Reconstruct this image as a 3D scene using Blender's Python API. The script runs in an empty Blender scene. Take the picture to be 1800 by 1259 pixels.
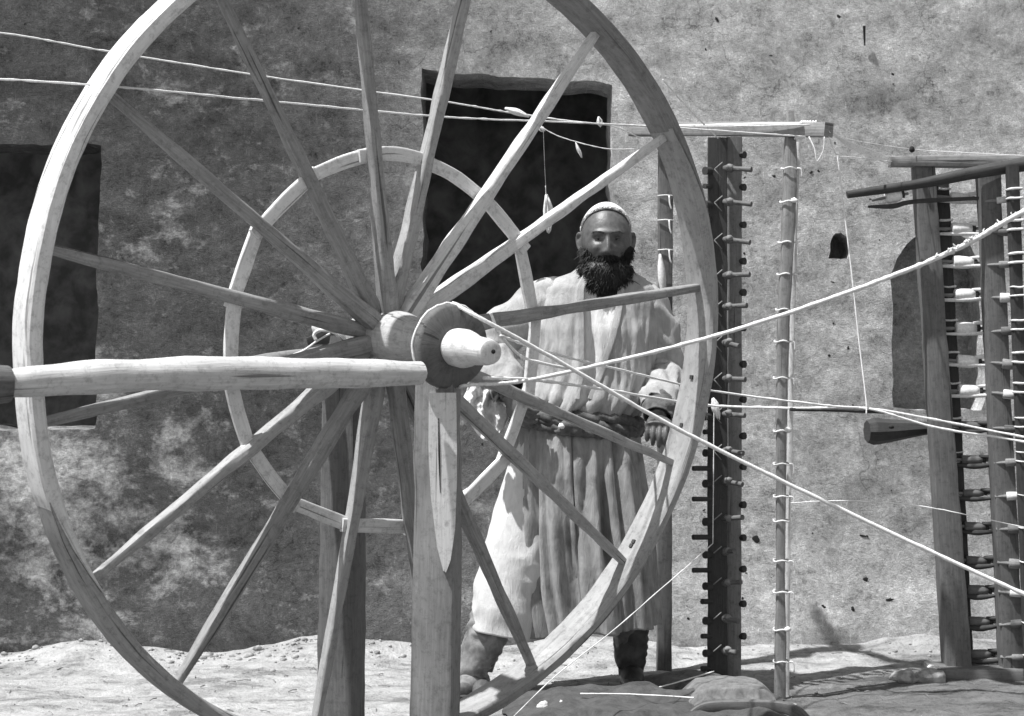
import bpy, bmesh, math, random
from mathutils import Vector, Matrix, noise
random.seed(7)
rnd = random.Random(11)
S = bpy.context.scene
COL = S.collection
PI = math.pi

# ------------------------------------------------------------------ camera, sky, sun, exposure
CAM_H = 1.16
F = 3000.0                       # focal length in pixels of the 1800 px wide photograph
cam_d = bpy.data.cameras.new('camera')
cam_d.sensor_width = 36.0
cam_d.lens = 36.0 * F / 1800.0
cam_d.clip_start = 0.05
cam_d.clip_end = 500
cam = bpy.data.objects.new('camera', cam_d)
COL.objects.link(cam)
cam.location = (0, 0, CAM_H)
cam.rotation_euler = (PI / 2, 0, 0)
cam_d.dof.use_dof = True
cam_d.dof.focus_distance = 5.2
cam_d.dof.aperture_fstop = 9.0
S.camera = cam

SUN_EL = math.radians(66)
SUN_AZ = math.radians(26)        # how far the sun stands in front of the wall, measured from the left
sun_vec = Vector((-math.cos(SUN_AZ) * math.cos(SUN_EL), -math.sin(SUN_AZ) * math.cos(SUN_EL), math.sin(SUN_EL)))
w = bpy.data.worlds.new('World')
S.world = w
w.use_nodes = True
nt = w.node_tree
bg = nt.nodes['Background']
sky = nt.nodes.new('ShaderNodeTexSky')
sky.sky_type = 'NISHITA'
sky.sun_disc = False
sky.sun_elevation = SUN_EL
sky.sun_rotation = math.atan2(sun_vec.x, sun_vec.y)
bw = nt.nodes.new('ShaderNodeRGBToBW')           # black-and-white photograph: the sky keeps its brightness, loses its hue
nt.links.new(sky.outputs[0], bw.inputs[0])
nt.links.new(bw.outputs[0], bg.inputs['Color'])
bg.inputs['Strength'].default_value = 0.11
sd = bpy.data.lights.new('sun', 'SUN')
sd.energy = 4.3
sd.angle = math.radians(0.8)
sd.color = (1, 1, 1)
so = bpy.data.objects.new('sun', sd)
COL.objects.link(so)
so.rotation_euler = (-sun_vec).to_track_quat('-Z', 'Y').to_euler()
so.location = (-4, -2, 8)
vs = S.view_settings
vs.view_transform = 'Standard'
vs.look = 'None'
vs.exposure = 0.6
vs.gamma = 1.0
vs.use_curve_mapping = False

# ------------------------------------------------------------------ helpers
def P(px, py, Y):
    """point of the place seen at photograph pixel (px, py) and Y metres away"""
    return Vector(((px - 900) / F * Y, Y, CAM_H - (py - 629) / F * Y))

def link(o, parent=None):
    COL.objects.link(o)
    if parent is not None:
        o.parent = parent
    return o

def mesh_obj(name, verts, faces, mat, parent=None, uvs=None, smooth=True):
    me = bpy.data.meshes.new(name)
    off = parent_origin(parent)
    me.from_pydata([tuple(Vector(v) - off) for v in verts], [], faces)
    if uvs is not None:
        l = me.uv_layers.new(name='UVMap')
        l.data.foreach_set('uv', [c for uv in uvs for c in uv])
    if smooth:
        me.polygons.foreach_set('use_smooth', [True] * len(me.polygons))
    me.materials.append(mat)
    me.update()
    o = bpy.data.objects.new(name, me)
    link(o, parent)
    ORIG[o.name] = off
    return o

ORIG = {}
def parent_origin(p):
    return ORIG.get(p.name, Vector((0, 0, 0))) if p is not None else Vector((0, 0, 0))

def empty(name, loc=(0, 0, 0)):
    o = bpy.data.objects.new(name, None)
    o.location = loc
    COL.objects.link(o)
    o.empty_display_size = 0.1
    ORIG[o.name] = Vector(loc)
    return o

def tag(o, label=None, cat=None, group=None, kind=None):
    if label: o['label'] = label
    if cat: o['category'] = cat
    if group: o['group'] = group
    if kind: o['kind'] = kind
    return o

class MB:
    def __init__(s):
        s.v, s.f, s.uv = [], [], []
    def add(s, v, f, uv):
        b = len(s.v)
        s.v += v
        s.f += [tuple(i + b for i in q) for q in f]
        s.uv += uv
    def build(s, name, mat, parent=None, smooth=True, sharp=None):
        o = mesh_obj(name, s.v, s.f, mat, parent, s.uv, smooth)
        if sharp:
            try:
                o.data.set_sharp_from_angle(angle=math.radians(sharp))
            except Exception:
                pass
        return o

def circ(n=10, k=1.0):
    return [(math.cos(2 * PI * i / n), k * math.sin(2 * PI * i / n)) for i in range(n)]

def rsq(k=1.0, r=0.22):
    """rounded square section, half side 1, second side scaled by k"""
    out = []
    for cx, cy, a0 in ((1 - r, 1 - r, 0), (-(1 - r), 1 - r, 90), (-(1 - r), -(1 - r), 180), (1 - r, -(1 - r), 270)):
        for a in (0, 45, 90):
            t = math.radians(a0 + a)
            out.append((cx + r * math.cos(t), (cy + r * math.sin(t)) * k))
    return out

def resample(pts, n):
    """Catmull-Rom through the control points (Vectors or tuples)"""
    m = len(pts)
    if m == 2:
        return [pts[0].lerp(pts[1], i / (n - 1)) for i in range(n)]
    out = []
    for i in range(n):
        t = i / (n - 1) * (m - 1)
        k = min(int(t), m - 2)
        u = t - k
        p0 = pts[k - 1] if k > 0 else pts[0] * 2 - pts[1]
        p1, p2 = pts[k], pts[k + 1]
        p3 = pts[k + 2] if k + 2 < m else pts[-1] * 2 - pts[-2]
        out.append(0.5 * ((2 * p1) + (p2 - p0) * u + (2 * p0 - 5 * p1 + 4 * p2 - p3) * u * u + (3 * p1 - p0 - 3 * p2 + p3) * u ** 3))
    return out

def lin(vals, t):
    m = len(vals)
    x = t * (m - 1)
    k = min(int(x), m - 2)
    return vals[k] + (vals[k + 1] - vals[k]) * (x - k)

def tube(mb, pts, rad, sec=None, up=None, jit=0.0, seed=0, caps=True, twist=0.0, freq=9.0, rough=0.0, side2=None):
    """sweep a section along a path. rad: number or list of radii. jit: wobble of the radius, rough: per-vertex roughness"""
    sec = sec or circ(10)
    n = len(pts)
    ns = len(sec)
    if not isinstance(rad, (list, tuple)):
        rad = [rad, rad]
    up = Vector(up) if up is not None else None
    tang = []
    for i in range(n):
        a = pts[max(0, i - 1)]
        b = pts[min(n - 1, i + 1)]
        tang.append((b - a).normalized())
    t0 = tang[0]
    ref = up if up is not None else (Vector((0, 0, 1)) if abs(t0.z) < 0.9 else Vector((0, 1, 0)))
    x = (ref - t0 * ref.dot(t0)).normalized()
    V, Fc, UV = [], [], []
    L = 0.0
    ls = []
    ucoord = [0.0]
    for j in range(ns):
        a, b = sec[j], sec[(j + 1) % ns]
        ucoord.append(ucoord[-1] + math.hypot(a[0] - b[0], a[1] - b[1]))
    sd_ = seed * 13.37
    for i in range(n):
        if i: L += (pts[i] - pts[i - 1]).length
        ls.append(L)
        t = tang[i]
        if up is not None:
            x = up - t * up.dot(t)
        else:
            x = x - t * x.dot(t)
        x.normalize()
        y = t.cross(x)
        r = lin(rad, i / (n - 1))
        k2 = lin(side2, i / (n - 1)) if side2 else 1.0
        if jit:
            r *= 1 + jit * noise.noise(Vector((L * freq, sd_, 0.3)))
        ca, sa = math.cos(twist * L), math.sin(twist * L)
        wob = Vector((0, 0, 0))
        for j, (a, b) in enumerate(sec):
            a2, b2 = a * ca - b * sa, (a * sa + b * ca) * k2
            q = x * (a2 * r) + y * (b2 * r)
            if rough:
                q *= 1 + rough * noise.noise(Vector((L * freq * 1.7 + j * 0.03, a * 1.3 + sd_, b * 1.3)))
            V.append(pts[i] + q)
    rr = sum(rad) / len(rad)
    for i in range(n - 1):
        for j in range(ns):
            j2 = (j + 1) % ns
            Fc.append((i * ns + j, i * ns + j2, (i + 1) * ns + j2, (i + 1) * ns + j))
            u0, u1 = ucoord[j] * rr + sd_, ucoord[j + 1] * rr + sd_
            UV += [(u0, ls[i] + sd_), (u1, ls[i] + sd_), (u1, ls[i + 1] + sd_), (u0, ls[i + 1] + sd_)]
    if caps:
        for base, rev in ((0, True), ((n - 1) * ns, False)):
            idx = list(range(base, base + ns))
            if rev: idx.reverse()
            Fc.append(tuple(idx))
            for q in idx:
                a, b = sec[(q - base) % ns]
                UV.append((a * rr * 3 + sd_, b * rr * 0.2 + sd_))
    mb.add(V, Fc, UV)
    return mb

def pole(name, pts, rad, mat, parent=None, n=24, sec=None, **k):
    mb = MB()
    tube(mb, resample(pts, n), rad, sec, **k)
    sm = k.get('sharp', 50)
    o = mb.build(name, mat, parent, sharp=40)
    return o

# ------------------------------------------------------------------ materials
def new_mat(name):
    m = bpy.data.materials.new(name)
    m.use_nodes = True
    return m, m.node_tree, m.node_tree.nodes['Principled BSDF']

def nd(t, kind, **kw):
    n = t.nodes.new(kind)
    for k, v in kw.items():
        setattr(n, k, v)
    return n

def ramp(t, src, stops):
    r = nd(t, 'ShaderNodeValToRGB')
    el = r.color_ramp.elements
    while len(el) < len(stops): el.new(0.5)
    for e, (p, c) in zip(el, stops):
        e.position = p
        e.color = (c, c, c, 1)
    t.links.new(src, r.inputs[0])
    return r.outputs[0]

def noise_n(t, vec, scale, detail=4, rough=0.55, dist=0.0):
    n = nd(t, 'ShaderNodeTexNoise')
    n.inputs['Scale'].default_value = scale
    n.inputs['Detail'].default_value = detail
    n.inputs['Roughness'].default_value = rough
    n.inputs['Distortion'].default_value = dist
    t.links.new(vec, n.inputs['Vector'])
    return n.outputs['Fac']

def mapping(t, src, sc):
    m = nd(t, 'ShaderNodeMapping')
    m.inputs['Scale'].default_value = sc
    t.links.new(src, m.inputs['Vector'])
    return m.outputs[0]

def math_n(t, op, a, b):
    m = nd(t, 'ShaderNodeMath', operation=op)
    for i, v in enumerate((a, b)):
        if isinstance(v, (int, float)): m.inputs[i].default_value = v
        else: t.links.new(v, m.inputs[i])
    return m.outputs[0]

def mix_c(t, fac, a, b, mode='MIX'):
    m = nd(t, 'ShaderNodeMix', data_type='RGBA', blend_type=mode)
    for i, v in ((0, fac), (6, a), (7, b)):
        if isinstance(v, (int, float)):
            m.inputs[i].default_value = v if i == 0 else (v, v, v, 1)
        else: t.links.new(v, m.inputs[i])
    return m.outputs[2]

def bump(t, bsdf, h, strength, dist):
    b = nd(t, 'ShaderNodeBump')
    b.inputs['Strength'].default_value = strength
    b.inputs['Distance'].default_value = dist
    t.links.new(h, b.inputs['Height'])
    t.links.new(b.outputs[0], bsdf.inputs['Normal'])

def wood(name, lo, hi, rough=0.75, knots=True):
    m, t, b = new_mat(name)
    uv = nd(t, 'ShaderNodeTexCoord').outputs['UV']
    gr = noise_n(t, mapping(t, uv, (150, 9, 1)), 1.0, 6, 0.65, 0.25)
    big = noise_n(t, mapping(t, uv, (14, 5, 1)), 1.0, 5, 0.65, 0.4)
    crack = noise_n(t, mapping(t, uv, (70, 1.6, 1)), 1.0, 2, 0.5, 0.2)
    obj = nd(t, 'ShaderNodeTexCoord').outputs['Object']
    stain = noise_n(t, obj, 44, 7, 0.8, 0.1)
    v = math_n(t, 'ADD', math_n(t, 'MULTIPLY', gr, 0.55), math_n(t, 'MULTIPLY', big, 0.45))
    c = ramp(t, v, [(0.30, lo), (0.5, (lo + hi) / 2), (0.68, hi)])
    cr = ramp(t, crack, [(0.30, 0.35), (0.345, 1.0)])
    st = ramp(t, stain, [(0.34, 0.62), (0.50, 1.0)])
    c = mix_c(t, 1.0, mix_c(t, 1.0, c, cr, 'MULTIPLY'), st, 'MULTIPLY')
    t.links.new(c, b.inputs['Base Color'])
    b.inputs['Roughness'].default_value = rough
    h = math_n(t, 'ADD', math_n(t, 'MULTIPLY', gr, 0.6), cr)
    bump(t, b, h, 0.55, 0.004)
    return m

def cloth(name, lo, hi, fine=420, crease=9, rough=0.95):
    m, t, b = new_mat(name)
    obj = nd(t, 'ShaderNodeTexCoord').outputs['Object']
    a = noise_n(t, obj, crease, 4, 0.6, 0.5)
    g = noise_n(t, obj, fine, 2, 0.5)
    mid = noise_n(t, mapping(t, obj, (46, 46, 11)), 1.0, 5, 0.65, 0.5)
    v = math_n(t, 'ADD', math_n(t, 'MULTIPLY', a, 0.55), math_n(t, 'MULTIPLY', mid, 0.45))
    c = ramp(t, v, [(0.34, lo), (0.62, hi)])
    t.links.new(c, b.inputs['Base Color'])
    b.inputs['Roughness'].default_value = rough
    b.inputs['Sheen Weight'].default_value = 0.1
    h = math_n(t, 'ADD', math_n(t, 'MULTIPLY', mid, 1.0), math_n(t, 'MULTIPLY', g, 0.15))
    bump(t, b, h, 0.7, 0.0085)
    return m

def plain(name, v, rough=0.8, var=0.0, scale=30, bumpd=0.0, spec=0.5):
    m, t, b = new_mat(name)
    b.inputs['Roughness'].default_value = rough
    b.inputs['Specular IOR Level'].default_value = spec
    obj = nd(t, 'ShaderNodeTexCoord').outputs['Object']
    n_ = noise_n(t, obj, scale, 4, 0.6, 0.3)
    t.links.new(ramp(t, n_, [(0.35, max(0, v * (1 - var))), (0.65, v * (1 + var))]), b.inputs['Base Color'])
    if bumpd:
        bump(t, b, n_, 0.6, bumpd)
    return m

def wall_mat():
    m, t, b = new_mat('mud_plaster')
    g = nd(t, 'ShaderNodeNewGeometry').outputs['Position']
    n1 = noise_n(t, g, 1.1, 4, 0.6, 0.3)
    n2 = noise_n(t, mapping(t, g, (1, 1, 1.25)), 8.5, 7, 0.72, 0.15)
    n3 = noise_n(t, g, 40, 6, 0.8, 0.0)
    n4 = noise_n(t, g, 190, 4, 0.8)
    sep = nd(t, 'ShaderNodeSeparateXYZ')
    t.links.new(g, sep.inputs[0])
    # plaster tone runs from dark on the left to pale on the right and above
    edge = math_n(t, 'ADD', sep.outputs['X'], math_n(t, 'MULTIPLY', math_n(t, 'SUBTRACT', n1, 0.5), 1.1))
    edge = math_n(t, 'ADD', edge, math_n(t, 'MULTIPLY', math_n(t, 'SUBTRACT', sep.outputs['Z'], 1.3), 0.22))
    side = nd(t, 'ShaderNodeMapRange')
    t.links.new(edge, side.inputs[0])
    side.inputs[1].default_value = -1.0
    side.inputs[2].default_value = 0.55
    base = ramp(t, side.outputs[0], [(0.0, 0.125), (0.5, 0.24), (1.0, 0.63)])
    mott = ramp(t, math_n(t, 'ADD', math_n(t, 'MULTIPLY', n2, 0.36), math_n(t, 'ADD', math_n(t, 'MULTIPLY', n3, 0.34), math_n(t, 'MULTIPLY', n4, 0.30))),
                [(0.40, 0.36), (0.46, 0.80), (0.53, 1.12), (0.59, 1.65)])
    c = mix_c(t, 1.0, base, mott, 'MULTIPLY')
    # sunlit patches low on the left, painted into the plaster colour
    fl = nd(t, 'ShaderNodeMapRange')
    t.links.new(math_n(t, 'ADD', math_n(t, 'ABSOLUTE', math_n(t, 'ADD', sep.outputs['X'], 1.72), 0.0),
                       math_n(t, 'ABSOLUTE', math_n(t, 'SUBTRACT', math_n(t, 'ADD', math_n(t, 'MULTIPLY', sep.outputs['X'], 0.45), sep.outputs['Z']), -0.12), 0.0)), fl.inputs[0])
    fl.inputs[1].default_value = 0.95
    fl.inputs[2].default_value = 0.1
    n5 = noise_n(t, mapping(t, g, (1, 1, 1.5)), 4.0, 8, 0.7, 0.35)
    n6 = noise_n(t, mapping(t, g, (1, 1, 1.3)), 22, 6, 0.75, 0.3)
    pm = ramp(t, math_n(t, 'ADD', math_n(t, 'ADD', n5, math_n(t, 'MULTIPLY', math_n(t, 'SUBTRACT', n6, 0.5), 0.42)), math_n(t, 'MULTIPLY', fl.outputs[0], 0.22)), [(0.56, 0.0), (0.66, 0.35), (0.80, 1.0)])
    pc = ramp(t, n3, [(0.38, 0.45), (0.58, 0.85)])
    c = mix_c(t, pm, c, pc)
    mp_ = nd(t, 'ShaderNodeMapping')
    mp_.inputs['Rotation'].default_value = (0, 0.7, 0)
    mp_.inputs['Scale'].default_value = (170, 1, 22)
    t.links.new(g, mp_.inputs['Vector'])
    straw = ramp(t, noise_n(t, mp_.outputs[0], 1.0, 2, 0.5), [(0.66, 0.0), (0.72, 0.55)])
    c = mix_c(t, straw, c, mix_c(t, 1.0, c, 1.7, 'MULTIPLY'))
    mp2 = nd(t, 'ShaderNodeMapping')
    mp2.inputs['Rotation'].default_value = (0, -0.5, 0)
    mp2.inputs['Scale'].default_value = (24, 1, 150)
    t.links.new(g, mp2.inputs['Vector'])
    straw2 = ramp(t, noise_n(t, mp2.outputs[0], 1.0, 2, 0.5), [(0.66, 0.0), (0.72, 0.6)])
    c = mix_c(t, straw2, c, mix_c(t, 1.0, c, 0.5, 'MULTIPLY'))
    vo = nd(t, 'ShaderNodeTexVoronoi', feature='DISTANCE_TO_EDGE')
    vo.inputs['Scale'].default_value = 1.5
    va = nd(t, 'ShaderNodeVectorMath', operation='ADD')
    vn = nd(t, 'ShaderNodeTexNoise'); vn.inputs['Scale'].default_value = 5.0; vn.inputs['Detail'].default_value = 6
    t.links.new(g, vn.inputs['Vector'])
    vs_c = nd(t, 'ShaderNodeVectorMath', operation='SCALE'); vs_c.inputs['Scale'].default_value = 0.5
    t.links.new(vn.outputs['Color'], vs_c.inputs[0])
    t.links.new(g, va.inputs[0]); t.links.new(vs_c.outputs[0], va.inputs[1])
    t.links.new(va.outputs[0], vo.inputs['Vector'])
    crk = ramp(t, vo.outputs['Distance'], [(0.0, 1.0), (0.006, 0.0)])
    crk = math_n(t, 'MULTIPLY', crk, ramp(t, n1, [(0.50, 0.0), (0.60, 0.75)]))
    c = mix_c(t, crk, c, mix_c(t, 1.0, c, 0.3, 'MULTIPLY'))
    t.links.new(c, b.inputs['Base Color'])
    b.inputs['Roughness'].default_value = 0.95
    b.inputs['Specular IOR Level'].default_value = 0.15
    h = math_n(t, 'ADD', math_n(t, 'MULTIPLY', n2, 0.55), math_n(t, 'ADD', math_n(t, 'MULTIPLY', n3, 0.5), math_n(t, 'MULTIPLY', n4, 0.35)))
    bump(t, b, h, 0.95, 0.03)
    return m

def ground_mat():
    m, t, b = new_mat('trodden_earth')
    g = nd(t, 'ShaderNodeNewGeometry').outputs['Position']
    n1 = noise_n(t, mapping(t, g, (1, 2.2, 1)), 1.6, 5, 0.6, 0.6)
    n2 = noise_n(t, g, 14, 6, 0.7, 0.4)
    n3 = noise_n(t, g, 90, 4, 0.7)
    sep = nd(t, 'ShaderNodeSeparateXYZ')
    t.links.new(g, sep.inputs[0])
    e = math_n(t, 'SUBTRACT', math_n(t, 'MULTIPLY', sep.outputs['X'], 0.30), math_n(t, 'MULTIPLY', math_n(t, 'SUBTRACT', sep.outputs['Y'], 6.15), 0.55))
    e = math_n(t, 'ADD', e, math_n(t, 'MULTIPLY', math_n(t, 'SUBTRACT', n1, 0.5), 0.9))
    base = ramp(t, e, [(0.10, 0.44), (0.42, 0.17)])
    mott = ramp(t, math_n(t, 'ADD', math_n(t, 'MULTIPLY', n2, 0.6), math_n(t, 'MULTIPLY', n3, 0.4)), [(0.36, 0.5), (0.46, 0.9), (0.62, 1.2)])
    c = mix_c(t, 1.0, base, mott, 'MULTIPLY')
    n7 = noise_n(t, mapping(t, g, (1, 2.0, 1)), 3.3, 7, 0.75, 0.4)
    c = mix_c(t, 1.0, c, ramp(t, n7, [(0.38, 0.55), (0.48, 0.95), (0.6, 1.15)]), 'MULTIPLY')
    t.links.new(c, b.inputs['Base Color'])
    b.inputs['Roughness'].default_value = 1.0
    b.inputs['Specular IOR Level'].default_value = 0.1
    bump(t, b, math_n(t, 'ADD', n2, math_n(t, 'MULTIPLY', n3, 0.4)), 0.9, 0.028)
    return m

M = dict(
    rim_shaded=wood('rim_wood_shaded', 0.13, 0.30), rim_sunlit=wood('rim_wood_sunlit', 0.55, 0.86),  # upper-right shade and left-hand sun put into these rim wood colours
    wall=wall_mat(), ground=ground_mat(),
    rim=wood('wheel_wood', 0.22, 0.45), spoke=wood('spoke_wood', 0.15, 0.40), spoke_mid=wood('spoke_wood_mid', 0.24, 0.48), spoke_pale=wood('spoke_wood_pale', 0.5, 0.8), batten=wood('batten_wood', 0.6, 0.85),
    log=wood('peeled_log', 0.42, 0.76), post=wood('post_wood', 0.15, 0.3), pale=wood('fresh_wood', 0.55, 0.8),
    hub=wood('hub_wood', 0.28, 0.6), disc=wood('disc_wood', 0.09, 0.17), dark=wood('oiled_wood', 0.025, 0.065),
    frame=wood('frame_wood', 0.08, 0.19), grey=wood('grey_wood', 0.15, 0.34), beam=wood('beam_wood', 0.16, 0.38),
    thread=plain('white_cotton', 0.78, 0.95, 0.12, 120, 0.002), soot=plain('sooty_plaster', 0.26, 0.95, 0.4, 9, 0.01),
    hole=plain('dark_hole', 0.02, 0.9), robe=cloth('robe_cotton', 0.27, 0.47), robe_shaded=cloth('robe_cotton_shaded', 0.15, 0.36), shirt=cloth('shirt_linen', 0.6, 0.78),
    trouser=cloth('trouser_linen', 0.5, 0.68), sash=cloth('sash_cloth', 0.05, 0.15, 300, 30), cap=plain('cap_cotton', 0.72, 0.95, 0.06, 60),
    skin=plain('skin', 0.105, 0.46, 0.25, 60, 0.002), hair=plain('black_hair', 0.012, 0.55, 0.4, 80), white=plain('eye_white', 0.2, 0.4),
    iris=plain('iris', 0.01, 0.2), boot=plain('shaded_boot_leather', 0.035, 0.6, 0.5, 24, 0.006), boot_sunlit=plain('sunlit_boot_leather', 0.2, 0.7, 0.45, 24, 0.006),  # sunlit and shaded tones of the boot pair put into the leather colour
    lip=plain('lip', 0.13, 0.5, 0.1), wool=plain('raw_cotton', 0.66, 1.0, 0.2, 60, 0.01), clod=plain('earth_clod', 0.3, 1.0, 0.4, 30, 0.01),
    matting=cloth('matting', 0.08, 0.22, 260, 16), heap=cloth('dark_sacking', 0.03, 0.09, 200, 14),
)

# ------------------------------------------------------------------ ground
def axis(lo, a, b, hi, step):
    v = []
    x = a
    while x < b:
        v.append(x)
        x += step
    v.append(b)
    d = step
    x = a
    left = []
    while x > lo:
        d *= 1.5
        x -= d
        left.append(x)
    right = []
    x = b
    d = step
    while x < hi:
        d *= 1.5
        x += d
        right.append(x)
    return left[::-1] + v + right

def ground_z(x, y):
    q = Vector((x, y, 0))
    z = 0.014 * noise.noise(q * 2.3) + 0.011 * noise.noise(q * 7) + 0.006 * noise.noise(q * 19)
    yw = wall_y(x, 0)
    d = yw - y
    if 0 < d + 0.3 < 0.9:                        # washed-down earth banked against the wall
        z += 0.085 * max(0, 1 - (d / 0.42)) ** 1.6 * (0.7 + 0.9 * noise.noise(Vector((x * 2.1, 3.3, 0))))if d > 0 else 0.085
    if math.hypot(x, y) > 12: z *= 0.3
    return z

def wall_y(x, z):
    return 6.70 + 0.065 * max(-3.0, min(3.0, x)) + 0.035 * (z - 0.0)

xs = axis(-60, -2.6, 2.6, 60, 0.035)
ys = axis(-60, 4.4, 7.6, 60, 0.03)
V = [(x, y, ground_z(x, y)) for y in ys for x in xs]
nx = len(xs)
Fc = [(j * nx + i, j * nx + i + 1, (j + 1) * nx + i + 1, (j + 1) * nx + i) for j in range(len(ys) - 1) for i in range(nx - 1)]
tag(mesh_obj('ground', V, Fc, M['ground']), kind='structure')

# ------------------------------------------------------------------ wall with its openings
def in_rect(x0, x1, z0, z1, skew=0.0):
    def inside(x, z): return x0 < x < x1 and z0 < z < z1 + skew * (x - x0)
    def snap(x, z):
        zt = z1 + skew * (x - x0)
        c = [(abs(x - x0), (x0, min(max(z, z0), zt))), (abs(x - x1), (x1, min(max(z, z0), zt))),
             (abs(z - z0), (min(max(x, x0), x1), z0)), (abs(z - zt), (min(max(x, x0), x1), zt))]
        c.sort(key=lambda k: k[0])
        # corners: close to two sides, take both
        (d0, p0), (d1, p1) = c[0], c[1]
        if d1 < 0.021: 
            xx = x0 if abs(x - x0) < abs(x - x1) else x1
            zz = z0 if abs(z - z0) < abs(z - zt) else zt
            return xx, zz
        return p0
    return inside, snap
def in_arch(x0, x1, z0, zs, zt):
    cx, hw, hh = (x0 + x1) / 2, (x1 - x0) / 2, zt - zs
    def inside(x, z):
        if not (x0 < x < x1) or z < z0: return False
        return z < zs or ((x - cx) / hw) ** 2 + ((z - zs) / hh) ** 2 < 1
    def snap(x, z):
        if z > zs:
            dx, dz = (x - cx) / hw, (z - zs) / hh
            r = math.hypot(dx, dz) or 1
            return cx + dx / r * hw, zs + dz / r * hh
        if abs(z - z0) < min(abs(x - x0), abs(x - x1)): return min(max(x, x0), x1), z0
        return (x0 if abs(x - x0) < abs(x - x1) else x1), max(z, z0)
    return inside, snap

OPEN = [  # shape, depth of the reveal, deep room behind?
    (in_rect(-3.3, -1.612, 0.885, 1.995, 0.0), 0.34, True),
    (in_rect(-0.355, 0.395, 1.32, 2.30, -0.06), 0.34, True),
    (in_arch(1.525, 1.90, 0.955, 1.46, 1.68), 0.26, False),
    (in_arch(1.272, 1.352, 1.56, 1.62, 1.668), 0.22, False),
]
wall = tag(empty('mud_wall', (0, 6.7, 0)), 'rough mud-plastered wall with two dark openings, an arched niche and a small hole', 'wall')
step = 0.03
X0, X1, Z0, Z1 = -6.0, 6.0, -0.15, 3.75
nx, nz = int((X1 - X0) / step), int((Z1 - Z0) / step)
def bulge(x, z):
    q = Vector((x, 0, z))
    b = 0.026 * noise.noise(q * 1.3) + 0.009 * noise.noise(q * 3.7 + Vector((5, 0, 0))) + 0.004 * noise.noise(q * 9.5) + 0.003 * noise.noise(q * 21)
    b += 0.0025 * noise.noise(q * 39)
    return b
def wpos(x, z):
    foot = 0.05 * math.exp(-((z - 0.05) / 0.22) ** 2) * (1 + 0.8 * noise.noise(Vector((x * 2.2, 0, 7))))
    foot += 0.07 * math.exp(-((x + 1.9) / 0.6) ** 2 - ((z - 0.6) / 0.35) ** 2)
    return Vector((x, wall_y(x, z) - foot + bulge(x, z), z))
cell = {}
own = [[-1] * nz for _ in range(nx)]
for i in range(nx):
    for j in range(nz):
        x, z = X0 + (i + .5) * step, Z0 + (j + .5) * step
        if abs(x) < 3.5:
            for k, ((ins, sn), d, room) in enumerate(OPEN):
                if ins(x, z):
                    own[i][j] = k
V, Fc = [], []
vid = {}
for i in range(nx + 1):
    for j in range(nz + 1):
        x, z = X0 + i * step, Z0 + j * step
        nb = {own[a][b] for a in (i - 1, i) for b in (j - 1, j) if 0 <= a < nx and 0 <= b < nz}
        ks = [k for k in nb if k >= 0]
        if ks and len(nb) > 1:
            x, z = OPEN[ks[0]][0][1](x, z)
            x += 0.012 * noise.noise(Vector((x * 11, 1, z * 7))) + 0.006 * noise.noise(Vector((x * 3, 4, z * 31)))
            z += 0.014 * noise.noise(Vector((x * 8, 8, z * 8))) + 0.006 * noise.noise(Vector((x * 33, 4, z * 3)))
        vid[i, j] = len(V)
        V.append(wpos(x, z))
edges = {k: [] for k in range(len(OPEN))}
for i in range(nx):
    for j in range(nz):
        if own[i][j] < 0:
            Fc.append((vid[i, j], vid[i + 1, j], vid[i + 1, j + 1], vid[i, j + 1]))
        else:
            k = own[i][j]
            if own[i - 1][j] != k: edges[k].append((vid[i, j], vid[i, j + 1]))
            if own[i + 1][j] != k: edges[k].append((vid[i + 1, j + 1], vid[i + 1, j]))
            if own[i][j - 1] != k: edges[k].append((vid[i + 1, j], vid[i, j]))
            if own[i][j + 1] != k: edges[k].append((vid[i, j + 1], vid[i + 1, j + 1]))
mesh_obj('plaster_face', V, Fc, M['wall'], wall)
for k, ((ins, sn), d, room) in enumerate(OPEN):
    vv, ff, mp = [], [], {}
    nst = 5
    def gv(a, s):
        if (a, s) not in mp:
            mp[a, s] = len(vv)
            q = V[a] + Vector((0, d * s / nst, 0))
            if s: q += 0.008 * Vector((noise.noise(q * 9), 0, noise.noise(q * 9 + Vector((3, 3, 3)))))
            vv.append(q)
        return mp[a, s]
    for a, b in edges[k]:
        for s in range(nst):
            ff.append((gv(a, s), gv(b, s), gv(b, s + 1), gv(a, s + 1)))
    if not room:                       # closed niche: back face
        cx = sum(v.x for v in vv) / len(vv)
        cz = sum(v.z for v in vv) / len(vv)
        c = len(vv)
        vv.append(Vector((cx, wall_y(cx, cz) + d + 0.02, cz)))
        for a, b in edges[k]:
            ff.append((gv(a, nst), gv(b, nst), c))
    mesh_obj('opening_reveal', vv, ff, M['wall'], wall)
for (xa, xb, za, zb) in ((-4.2, -1.35, 0.0, 2.6), (-1.2, 1.2, 0.0, 2.9)):
    ya, yb = wall_y((xa + xb) / 2, 1) + 0.345, 8.1
    c = [(xa, ya, za), (xb, ya, za), (xb, yb, za), (xa, yb, za), (xa, ya, zb), (xb, ya, zb), (xb, yb, zb), (xa, yb, zb)]
    mesh_obj('dark_room', c, [(0, 1, 2, 3), (4, 7, 6, 5), (2, 6, 7, 3), (0, 3, 7, 4), (1, 5, 6, 2)], M['soot'], wall, smooth=False)
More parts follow.
